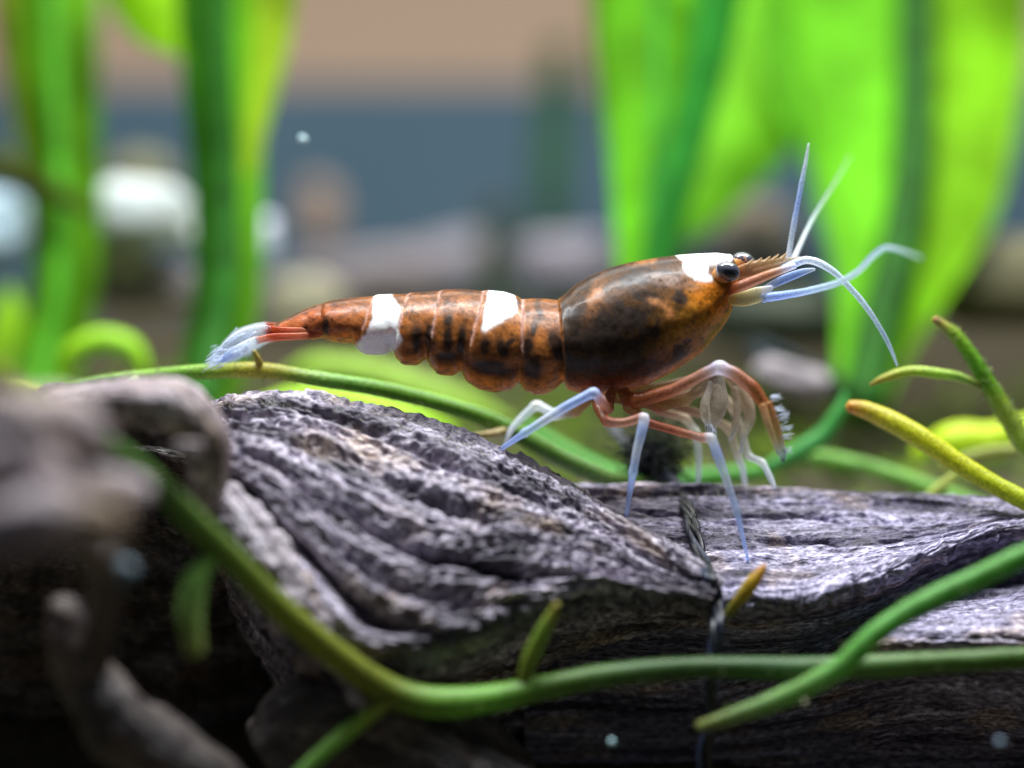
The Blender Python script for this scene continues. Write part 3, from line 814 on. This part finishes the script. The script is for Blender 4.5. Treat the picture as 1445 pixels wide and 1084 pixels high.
bristles([at(1000, 600, -.2), at(1006, 605, -.18)], (-.1, -.1, -1), .05, 18)(cl)
cl.build('claw', M_LEG, shrimp)
limb('claw_arm', [(905, 556, .16), (960, 560, .22), (1010, 548, .26), (1035, 575, .28), (1048, 615, .28), (1056, 645, .26), (1076, 652, .22), (1088, 676, .16), (1094, 690, .12)], [9, 9, 8, 8, 7, 6, 6, 6, 3], [ORGL, PEA, TAN, (.62, .52, .42), (.62, .55, .46), (.7, .72, .72), WHI, WHI, WHI], 80, seed=19)

# pleopods (swimmerets) tucked under the abdomen
for k, (x0, y0) in enumerate([(770, 548), (710, 546), (640, 524), (590, 510)]):
    for s in (-1, 1):
        limb('swimmeret', [(x0, y0 - 14, .06 * s), (x0 - 8, y0 - 4, .07 * s), (x0 - 24, y0 + 2, .07 * s)], [8, 7, 2], [ORGL, (.6, .28, .08), (.66, .4, .2)], 20, 8, seed=30 + k, flat=.5)


# tail: uropods and telson, white tipped blades
def blade(name, path, rad, cols, seed, flat=.3):
    def fringe(t):                       # fine setae along the tip of the blade
        c_ = catmull(pts(path), 60)
        for k in range(46):
            i = random.randrange(38, 60); a = c_[i] + RNG.normal(0, .012, 3)
            d = np.array([-1.0, -.1, -.62]) + RNG.normal(0, .16, 3); d /= np.linalg.norm(d); ln = random.uniform(.03, .07)
            t.tube([a, a + d * ln * .5, a + d * ln], [.0032, .0024, .0008], [(.72, .82, 1.0)] * 3, 4, 5)
    limb(name, path, rad, cols, 50, 14, M_LEG, .1, seed, flat, fringe if name == 'uropod' else None)


R1 = (.58, .10, .045); R2 = (.66, .20, .10)
blade('telson', [(452, 452, 0), (425, 456, 0), (398, 462, 0), (376, 467, 0), (350, 478, 0)], [12, 10, 8, 6, 2], [R1, R1, (.5, .12, .05), R1, WHI], 61, 1.0)
blade('uropod', [(455, 468, -.06), (425, 470, -.09), (396, 468, -.11), (378, 466, -.13), (374, 466, -.13), (345, 474, -.15), (320, 490, -.16), (306, 505, -.16)], [7, 9, 8, 8, 9, 12, 9, 2], [R2, R2, R1, R1, WHI, WHI, (.8, .88, .97), (.7, .8, .95)], 62, .35)
blade('uropod', [(450, 472, -.05), (420, 475, -.12), (385, 476, -.18), (366, 480, -.22), (360, 482, -.22), (340, 493, -.26), (320, 504, -.28), (305, 512, -.29)], [5, 6, 6, 6, 8, 9, 7, 2], [R2, R2, R1, R2, WHI, (.8, .88, .98), BLU, BLU], 63, .35)
blade('uropod', [(455, 464, .06), (425, 465, .1), (396, 463, .14), (378, 462, .16), (372, 463, .16), (345, 470, .18), (322, 484, .2), (308, 500, .2)], [7, 8, 8, 8, 9, 10, 8, 2], [R2, R2, R1, R1, WHI, WHI, (.7, .8, .8), (.7, .8, .8)], 64, .35)
blade('uropod', [(450, 470, .05), (420, 473, .12), (390, 476, .2), (370, 482, .25), (345, 496, .3), (318, 508, .33)], [5, 6, 6, 6, 7, 2], [R2, R2, R1, WHI, WHI, BLU], 65, .35)

# ------------------------------------------------------------------ thread tied round the wood
thr_path = [at(862, 600, 1.1), at(885, 630, .9), at(915, 652, .7), at(948, 676, .52), at(958, 692, .38)]
for q in [(970, 720), (980, 752), (990, 785), (1000, 815)]:
    thr_path.append(surf(*q, 0.03))
thr_path += [surf(1010, 846, 0.05), at(1014, 880, -.68), at(1006, 920, -.72), at(1002, 960, -.72), at(1004, 1010, -.7), at(996, 1060, -.68), at(992, 1130, -.6)]
thr_path = catmull(np.array(thr_path), 220)
th_root = empty('tying_thread', (0, 0, 0), 'dark twisted thread tied round the driftwood below the shrimp', 'thread')
L = np.concatenate([[0], np.cumsum(np.linalg.norm(np.diff(thr_path, axis=0), axis=1))])
for k in range(4):
    t = TubeSet()
    ph = L * 13 + k * np.pi / 2 + 0.5 * np.sin(L * 5 + k)
    off = np.stack([np.cos(ph), np.sin(ph), 0.25 * np.sin(ph * .7)], -1) * (.020 + .006 * np.sin(L * 4 + k))[:, None]
    cc = np.tile(np.array([[.006, .008, .014], [.009, .013, .026], [.005, .006, .012], [.016, .026, .055]])[k], (220, 1))
    t.tube(thr_path + off, np.full(220, .0165), cc, 0, 10, .3, seed=k)
    t.build('strand', M_THREAD, th_root)
t = TubeSet()
for k in range(120):
    i = random.randrange(20, 210); p = thr_path[i]
    d = RNG.normal(0, 1, 3); d[1] -= .3; d /= np.linalg.norm(d); ln = random.uniform(.03, .11)
    t.tube([p, p + d * ln * .5 + RNG.normal(0, .01, 3), p + d * ln + RNG.normal(0, .02, 3)], [.0026, .002, .001], [(.02, .025, .045)] * 3, 6, 4)
o = t.build('loose_fibres', M_THREAD, th_root); o['kind'] = 'stuff'

# algae tuft round the thread
t = TubeSet()
for k in range(420):
    c = at(925 + random.gauss(0, 18), 648 + random.gauss(0, 20), .70 + random.gauss(0, .10))
    d = RNG.normal(0, 1, 3); d[2] += .4; d /= np.linalg.norm(d); ln = random.uniform(.04, .13)
    gg = random.random() * min(1, max(0, (c[0] - at(915, 0, .7)[0]) / .12))
    t.tube([c, c + d * ln * .5 + RNG.normal(0, .02, 3), c + d * ln + RNG.normal(0, .03, 3)], [.006, .005, .002], [(.008 + .06 * gg, .012 + .08 * gg, .018)] * 3, 6, 5)
o = t.build('algae_tuft', M_MOSS, None)
tag(o, 'dark fuzzy tuft of algae on the thread behind the shrimp legs', 'algae', kind='stuff')

# ------------------------------------------------------------------ plants: sharp and near stems
GRN = (.16, .34, .035); GRL = (.30, .52, .08); YEL = (.50, .50, .03); OLV = (.20, .22, .03); BRN = (.42, .22, .05); PAL = (.42, .58, .25)


def stem_thing(name, label, parts, group=None):
    e = empty(name, (0, 0, 0), label, 'plant', group)
    for pn, path, rad, cols in parts:
        t = TubeSet()
        t.tube(pts(path) if not isinstance(path, np.ndarray) else path, np.array(rad) / PPC, cols, 120 if len(path) > 4 else 50, 14, .10, 1.0, random.randrange(99))
        so = t.build(pn, M_STEM, e)
        if pn == 'stem' and len(path) > 6:
            c_ = catmull(pts(path), 400); r_ = catmull(np.array(rad, float)[:, None], 400)[:, 0] / PPC
            hs = TubeSet()
            for k in range(420):
                i = random.randrange(10, 390); d = RNG.normal(0, 1, 3); d /= np.linalg.norm(d); ln = r_[i] * random.uniform(1.1, 1.45)
                hs.tube([c_[i] + d * r_[i] * .8, c_[i] + d * ln * 1.0, c_[i] + d * ln + RNG.normal(0, .008, 3)], [.0022, .0018, .0008], [(.35, .42, .18)] * 3, 4, 4)
            h_ = hs.build('fuzz', M_MOSS, so); h_['kind'] = 'stuff'
    return e


stem_thing('creeping_stem', 'green creeping stem passing under the shrimp tail along the hump', [
    ('stem', [(60, 565, .5), (120, 543, .42), (200, 532, .35), (280, 525, .25), (365, 523, .18), (450, 535, .2), (550, 552, .28), (650, 578, .38), (720, 606, .45), (790, 645, .5), (860, 676, .55), (950, 690, .7)], [9, 9, 10, 11, 12, 11, 12, 13, 14, 14, 13, 12],
     [GRN, GRN, GRL, GRL, (.44, .40, .04), (.26, .46, .10), GRN, GRN, (.12, .26, .03), (.10, .22, .03), (.10, .2, .03), GRN]),
    ('shoot', [(368, 520, .18), (364, 508, .14), (358, 495, .12)], [6, 5, 3], [(.42, .34, .05), (.4, .3, .06), (.4, .3, .1)]),
    ('shoot', [(192, 536, .33), (176, 548, .2), (160, 562, .1)], [6, 6, 3], [PAL, PAL, (.5, .62, .3)]),
    ('shoot', [(715, 606, .42), (695, 612, .36), (668, 614, .34)], [6, 6, 3], [(.4, .34, .12), (.45, .34, .16), (.4, .3, .15)])])
stem_thing('foreground_stem', 'long green stem arching across the front of the driftwood', [
    ('stem', [(-60, 500, -2.6), (0, 538, -2.4), (100, 598, -2.1), (200, 668, -1.8), (300, 762, -1.55), (400, 862, -1.3), (480, 928, -1.15), (545, 972, -1.05), (610, 991, -1.0), (690, 986, -.98), (770, 970, -.95), (870, 952, -.92), (990, 942, -.9), (1110, 944, -.9), (1240, 940, -.9), (1340, 934, -.88), (1460, 928, -.85), (1540, 926, -.8)],
     [16, 16, 16, 16, 17, 17, 18, 20, 21, 18, 16, 15, 14, 15, 15, 14, 14, 14],
     [(.20, .22, .03), (.22, .24, .03), (.10, .20, .03), (.08, .17, .03), (.13, .22, .03), (.22, .27, .03), (.24, .27, .03), (.20, .26, .03), (.20, .40, .05), (.20, .46, .06), (.12, .25, .03), (.07, .16, .03), (.05, .12, .025), (.06, .15, .04), (.12, .24, .06), (.10, .20, .04), (.08, .18, .02), GRN]),
    ('shoot', [(558, 980, -1.06), (520, 1010, -1.1), (470, 1050, -1.15), (420, 1095, -1.2)], [11, 11, 11, 9], [OLV, (.28, .42, .05), (.24, .50, .08), (.24, .50, .10)]),
    ('shoot', [(736, 974, -.96), (748, 930, -.98), (768, 888, -1.0), (787, 852, -1.02)], [8, 11, 10, 5], [OLV, (.24, .32, .04), (.24, .36, .05), (.34, .28, .06)]),
    ('shoot', [(304, 778, -1.55), (278, 815, -1.6), (268, 865, -1.62), (276, 922, -1.62)], [8, 14, 16, 12], [GRN, (.18, .36, .07), (.25, .40, .10), (.32, .38, .10)])])
stem_thing('slanting_stem', 'bright green slanting stem crossing in front of the straight limb', [
    ('stem', [(985, 1026, -1.0), (1050, 1005, -1.02), (1120, 978, -1.05), (1185, 942, -1.08), (1235, 895, -1.1), (1300, 852, -1.1), (1380, 815, -1.1), (1450, 782, -1.1), (1520, 750, -1.1)], [7, 11, 13, 14, 14, 13, 14, 14, 14],
     [OLV, (.2, .33, .1), (.2, .42, .1), (.18, .48, .1), (.14, .46, .08), (.14, .44, .08), (.13, .42, .07), (.12, .4, .06), GRN])])
stem_thing('small_shoot', 'small amber tipped shoot rising from the straight limb beside the thread', [
    ('stem', [(1018, 880, -.62), (1040, 850, -.66), (1062, 822, -.68), (1080, 798, -.68)], [4, 8, 10, 4], [OLV, (.30, .24, .03), (.55, .36, .03), (.60, .26, .04)])])
stem_thing('blunt_shoot', 'thick yellow green shoot with a blunt orange tip', [
    ('stem', [(1197, 573, .30), (1230, 582, .30), (1290, 612, .25), (1350, 652, .2), (1410, 688, .15), (1480, 724, .1)], [9, 14, 16, 15, 14, 14], [(.62, .30, .06), (.60, .52, .04), (.58, .60, .02), (.58, .60, .02), (.52, .58, .02), (.48, .55, .03)])])
stem_thing('forked_shoot', 'green forked shoot with a brown tip and curved side leaf', [
    ('stem', [(1318, 450, .35), (1345, 470, .35), (1372, 505, .35), (1396, 545, .35), (1420, 585, .35), (1455, 640, .35), (1510, 700, .35)], [5, 9, 11, 13, 14, 14, 14], [(.46, .20, .09), (.3, .46, .03), (.16, .40, .02), (.16, .34, .02), (.36, .48, .06), (.36, .52, .08), GRN]),
    ('leaf', [(1228, 543, .3), (1250, 533, .3), (1285, 524, .3), (1330, 528, .3), (1356, 533, .32), (1392, 548, .35)], [2, 6, 8, 8, 7, 5], [(.35, .22, .04), (.4, .38, .04), (.42, .52, .06), (.40, .58, .08), (.35, .5, .1), OLV])])
# softer stems behind the straight limb
for lab, path, rad, c in [
    ('pale green stem lying low behind the straight limb', [(1105, 642, 1.6), (1170, 648, 1.6), (1240, 664, 1.5), (1320, 690, 1.4), (1400, 720, 1.3)], [10, 13, 13, 12, 12], (.18, .42, .05)),
    ('green curled leaf hooking up beside the claws', [(1080, 660, 1.4), (1120, 640, 1.4), (1160, 615, 1.4), (1185, 580, 1.4), (1192, 555, 1.4)], [8, 13, 14, 12, 5], (.06, .34, .06)),
    ('bright yellow green leaf behind the blunt shoot', [(1290, 640, 1.9), (1345, 622, 1.8), (1400, 622, 1.8), (1460, 600, 1.9)], [10, 28, 30, 20], (.60, .80, .02)),
    ('short pale twig behind the blunt shoot', [(1310, 700, .9), (1330, 685, .9), (1352, 665, .9)], [7, 8, 5], (.40, .46, .08)),
    ('olive stem crossing behind the forked shoot', [(1330, 660, 1.2), (1390, 640, 1.2), (1480, 632, 1.2)], [10, 11, 11], (.30, .34, .05)),
    ('dark green stem running under the shrimp belly', [(740, 600, 1.6), (820, 650, 1.5), (900, 680, 1.4), (1000, 672, 1.4), (1090, 664, 1.5)], [12, 16, 16, 14, 12], (.08, .34, .03)),
    ('luminous green leaf below the shrimp tail', [(330, 590, 2.2), (400, 575, 2.2), (480, 572, 2.2), (560, 590, 2.2), (640, 610, 2.2)], [8, 28, 36, 30, 10], (.50, .85, .03)),
    ('bright green leaf under the shrimp abdomen', [(400, 530, 3.0), (450, 520, 3.0), (540, 535, 3.0), (640, 570, 3.0), (720, 600, 3.0)], [8, 26, 32, 30, 12], (.34, .55, .05)),
    ('green curled leaf arching behind the knobbly wood', [(95, 535, 2.6), (100, 500, 2.6), (140, 480, 2.6), (185, 490, 2.6), (205, 525, 2.6)], [10, 18, 20, 18, 10], (.40, .75, .02)),
    ('yellow green leaf low behind the foreground stem', [(-40, 580, 1.5), (0, 560, 1.5), (40, 556, 1.5), (80, 580, 1.5)], [10, 16, 14, 8], (.45, .55, .03)),
]:
    e = stem_thing('leaf' if 'leaf' in lab else 'stem', lab, [('blade', path, rad, [c] * len(path))])
    ch = e.children
    for o in list(COL.objects):
        if o.parent is e:
            o.parent = None; o.name = 'curled_leaf' if 'leaf' in lab else 'plant_stem'
            tag(o, lab, 'leaf' if 'leaf' in lab else 'stem')
    bpy.data.objects.remove(e)


# ------------------------------------------------------------------ blurred broad-leaved plants
def leaf(name, parent, path, widths, col, rib_col, fold=.25, n=70, m=24, rib=True, side=None, ribw=10):
    P = catmull(pts(path), n); W = np.maximum(catmull(np.array(widths, float)[:, None], n)[:, 0], 1) / PPC
    W = W * (D + P[:, 1]) / D
    T = np.gradient(P, axis=0); T /= np.linalg.norm(T, axis=1, keepdims=True)
    A = np.cross(T, np.array([0, 1.0, 0])); A /= np.linalg.norm(A, axis=1, keepdims=True)
    Nn = np.cross(A, T)
    s = np.linspace(-1, 1, m)
    bend = np.abs(s) ** 1.3
    wav = 0.05 * np.sin(np.linspace(0, 9, n))[:, None] * s[None]
    V = P[:, None] + A[:, None] * (s[None] * W[:, None] / 2)[..., None] + Nn[:, None] * ((bend[None] * fold + wav) * W[:, None])[..., None]
    thick = 0.02
    nrm = grid_normals(V, False)
    V2 = V - nrm * thick
    allv = np.vstack([V.reshape(-1, 3), V2.reshape(-1, 3)])
    f1 = grid_faces(n, m, False); f2 = grid_faces(n, m, False, n * m)[:, ::-1]
    k = n * m
    e = []
    for j in (0, m - 1):
        i = np.arange(n - 1); e.append(np.stack([i * m + j, (i + 1) * m + j, k + (i + 1) * m + j, k + i * m + j], -1))
    me = mesh_raw(name, allv, [f1, f2] + e)
    c = np.ones((n, m, 3)) * np.array(col)
    if side is not None: c = np.where((s[None, :, None] < 0), np.array(side), c)
    c = np.clip(.66 * c * (1 + .75 * fbm(V * .9 + len(path) + widths[0] * .01, 3, 3)[..., None]), 0, 1)
    attr_color(me, 'col', np.vstack([c.reshape(-1, 3)] * 2))
    o = link(name, me, M_LEAF, parent)
    if rib:
        t = TubeSet(); t.tube(P - Nn * 0.03, np.linspace(ribw * .8, ribw, n) / PPC * (D + P[:, 1]) / D, np.tile([rib_col], (n, 1)), 0, 12)
        t.build('midrib', M_MOSS, o)
    return o


LG = (.30, .80, .03); LY = (.50, .85, .03); DG = (.06, .26, .02); MG = (.14, .52, .03)
p1 = empty('tall_plant', (0, 0, 0), 'tall blurred green plant stalk left of the white stone', 'plant')
leaf('leaf', p1, [(70, -60, 4.6), (78, 100, 4.4), (85, 250, 4.2), (85, 400, 4.0), (60, 520, 3.8), (40, 600, 3.4)], [120, 112, 104, 96, 84, 60], (.24, .66, .02), (.10, .42, .02), .3, ribw=15)
leaf('leaf', p1, [(10, -60, 5.0), (20, 60, 4.8), (38, 180, 4.6), (60, 320, 4.2)], [60, 50, 40, 20], (.45, .55, .05), OLV, .2, rib=False)
leaf('leaf', p1, [(-40, 600, 3.6), (0, 480, 3.8), (10, 430, 4.0), (8, 400, 4.2)], [20, 50, 40, 5], (.45, .85, .03), DG, .2, rib=False)
leaf('leaf', p1, [(-60, 200, 4.0), (0, 235, 4.0), (60, 262, 3.9), (125, 300, 3.8)], [60, 40, 30, 16], (.16, .20, .03), OLV, .2, rib=False)
p2 = empty('tall_plant', (0, 0, 0), 'tall dark green stalk rising behind the shrimp tail', 'plant')
leaf('leaf', p2, [(310, -60, 3.6), (312, 100, 3.5), (318, 250, 3.4), (318, 400, 3.2), (300, 500, 3.0), (285, 580, 2.6)], [130, 118, 104, 96, 90, 60], (.20, .58, .02), (.025, .15, .01), .25, side=(.07, .30, .02), ribw=22)
leaf('leaf', p2, [(390, -80, 3.7), (372, 60, 3.6), (352, 180, 3.5), (338, 300, 3.4)], [80, 68, 48, 12], (.46, .70, .03), OLV, .2, rib=False)
leaf('leaf', p2, [(150, -90, 4.0), (190, -40, 3.9), (225, 20, 3.8), (262, 75, 3.6)], [60, 110, 95, 20], (.46, .92, .02), OLV, .2, rib=False)
p3 = empty('broad_leaved_plant', (0, 0, 0), 'broad bright green plant rising behind the shrimp head', 'plant')
leaf('leaf', p3, [(925, -80, 4.2), (928, 80, 4.0), (925, 200, 3.8), (915, 320, 3.6), (905, 420, 3.4), (890, 520, 3.0)], [170, 158, 130, 92, 66, 50], (.26, .82, .03), (.05, .38, .04), .3, ribw=6)
leaf('petiole', p3, [(1025, -80, 3.9), (1005, 60, 3.8), (975, 180, 3.7), (945, 300, 3.5), (920, 420, 3.3)], [70, 62, 56, 50, 44], (.06, .44, .05), DG, .3, rib=False)
leaf('leaf', p3, [(1100, -100, 6.2), (1085, 40, 5.8), (1050, 150, 5.5), (1000, 260, 5.2), (960, 340, 4.9)], [260, 250, 190, 100, 20], (.34, .90, .04), DG, .2, rib=False)
leaf('leaf', p3, [(862, -80, 4.8), (864, 40, 4.7), (868, 150, 4.6), (876, 260, 4.4)], [70, 60, 44, 14], (.40, .60, .03), DG, .2, rib=False)
p4 = empty('broad_leaved_plant', (0, 0, 0), 'large backlit leaf with a dark midrib behind the antennae', 'plant')
leaf('leaf', p4, [(1290, -140, 5.2), (1292, 20, 5.0), (1290, 150, 4.7), (1285, 260, 4.4), (1262, 380, 4.0), (1235, 480, 3.7), (1215, 580, 3.2)], [360, 350, 310, 260, 170, 110, 70], (.40, .88, .03), (.025, .13, .01), .16, side=(.26, .82, .03), ribw=34)
leaf('leaf', p4, [(1160, -60, 5.6), (1150, 60, 5.5), (1170, 160, 5.2), (1200, 260, 4.9), (1222, 380, 4.5)], [150, 150, 110, 70, 20], (.30, .90, .05), DG, .2, rib=False)
# faint far stalks
for lab, path, wd, c in [('faint far green stalk above the shrimp carapace', [(790, 60, 10.5), (782, 180, 10.5), (776, 300, 10.4), (774, 420, 10.2)], [40, 50, 48, 46], (.12, .30, .14)),
                         ('short olive stalk above the white abdomen patch', [(700, 285, 9.0), (702, 340, 9.0), (700, 400, 9.0), (698, 470, 8.8)], [30, 44, 44, 44], (.16, .20, .10))]:
    o = leaf('far_stalk', None, path, wd, c, DG, .4, rib=False)
    tag(o, lab, 'plant stalk')


# ------------------------------------------------------------------ stones
def stone(label, px, py, Y, rx, ry, c, seed, rz=1.0, rough=.25, tilt=0.0):
    k = (D + Y) / D / PPC
    n = 40
    u = np.linspace(0, np.pi, n); v = np.linspace(0, 2 * np.pi, 2 * n, endpoint=False)
    U, V = np.meshgrid(u, v, indexing='ij')
    q = np.stack([np.sin(U) * np.cos(V), np.sin(U) * np.sin(V), np.cos(U)], -1)
    s = np.sign(q) * np.abs(q) ** .72
    p = s * (1 + rough * fbm(q * 1.4 + seed, 3, seed))[..., None] * np.array([rx * k, (rx + ry) / 2 * k * rz, ry * k])
    ca, sa = math.cos(tilt), math.sin(tilt)
    p = np.stack([p[..., 0] * ca - p[..., 2] * sa, p[..., 1], p[..., 0] * sa + p[..., 2] * ca], -1) + at(px, py, Y)
    me = mesh_raw('stone', p.reshape(-1, 3), [grid_faces(n, 2 * n, True)])
    cc = np.clip(np.array(c) * (1 + .25 * fbm(p * 2.5, 3, seed)[..., None]), 0, 1)
    attr_color(me, 'col', cc.reshape(-1, 3))
    return tag(link('stone', me, M_STONE), label, 'stone')


stone('white flat topped stone behind the dark green stalk', 205, 302, 4.6, 84, 44, (.85, .93, .92), 1, tilt=-.12)
stone('pale blue stone at the foot of the left stalk', -5, 318, 4.8, 44, 46, (.62, .82, .95), 2)
stone('cream stone below the white stone', 158, 358, 4.8, 54, 34, (.62, .62, .45), 3, tilt=-.3)
stone('mauve grey stone under the cream stone', 205, 400, 5.0, 85, 34, (.30, .26, .27), 4)
stone('small white pebble beside the dark green stalk', 374, 334, 5.0, 16, 28, (.70, .74, .88), 5)
stone('olive brown stone behind the white stone', 200, 262, 6.5, 50, 46, (.14, .14, .08), 6)
stone('brown oval pebble standing before the blue grey panel', 452, 300, 10, 30, 46, (.30, .22, .17), 7)
stone('long mauve stone on the slope behind the abdomen', 520, 392, 9.5, 110, 36, (.30, .26, .27), 8, tilt=.12)
stone('grey stone on the slope above the amber abdomen', 640, 370, 10.5, 60, 36, (.28, .26, .29), 9, tilt=.2)
stone('mauve stone on the slope behind the carapace', 800, 372, 8.5, 76, 40, (.30, .27, .32), 10)
stone('tan stone behind the rostrum', 1062, 318, 7.5, 62, 34, (.34, .27, .22), 11)
stone('dark slate stone behind the eyes', 1050, 372, 6.8, 110, 30, (.03, .035, .035), 12)
stone('dark rounded stone behind the antennae', 1110, 450, 4.8, 110, 44, (.05, .06, .04), 13)
stone('brown stone behind the forked shoot', 1420, 400, 5.0, 90, 60, (.13, .12, .06), 14)
stone('mauve stone behind the claws', 1115, 535, 2.6, 50, 26, (.26, .23, .24), 15, tilt=-.3)
stone('dark long stone above the mauve stone by the claws', 1120, 520, 3.2, 74, 18, (.02, .03, .035), 16, tilt=-.45)
stone('beige stone behind the shrimp tail', 430, 430, 6.0, 60, 40, (.30, .28, .18), 17)

# ------------------------------------------------------------------ moss on the slope
t = TubeSet()
for k in range(1500):
    y = random.uniform(1.6, 6.5); x = random.uniform(-4.2, 4.2) * (D + y) / D * .9
    z = float(ground_z(np.array([x]), np.array([y]))[0])
    if random.random() < .35 and x > 0.5: continue
    p = np.array([x, y, z - .03]); ln = random.uniform(.10, .32)
    d = np.array([random.gauss(0, .7), random.gauss(0, .5), random.uniform(.2, 1)]); d /= np.linalg.norm(d)
    e = d + np.array([random.gauss(0, .5), random.gauss(0, .4), random.gauss(-.3, .3)])
    g = random.random() ** 1.5
    c = (.08 + .26 * g, .15 + .36 * g, .02 + .02 * g)
    r = random.uniform(.02, .045)
    t.tube([p, p + d * ln * .5, p + d * ln * .5 + e * ln * .5], [r, r, r * .3], [c] * 3, 5, 5, flat=.5)
o = t.build('moss', M_MOSS, None)
tag(o, 'green moss covering the slope behind the driftwood', 'moss', kind='stuff')

# ------------------------------------------------------------------ specks drifting in the water
def speck(label, px, py, Y, r, c):
    o = ellipsoid('water_speck', at(px, py, Y), (r, r * .8, r * 1.1), flat_col(c), M_STONE, None, .4, 10)
    tag(o, label, 'speck', 'specks drifting in the water')


speck('pale blue speck drifting before the blue grey panel', 427, 197, -1.0, .018, (.60, .9, .95))
speck('bright blue white speck drifting below the foreground stem', 863, 1047, -1.0, .015, (.55, .9, .98))
speck('tiny yellow speck drifting under the slanting stem', 1136, 991, -1.1, .010, (.9, .9, .6))
speck('dim bluish speck drifting below the long stem', 1411, 1047, -1.4, .016, (.3, .42, .55))
speck('grey blue speck drifting beside the tan knob', 178, 805, -2.2, .042, (.12, .17, .2))
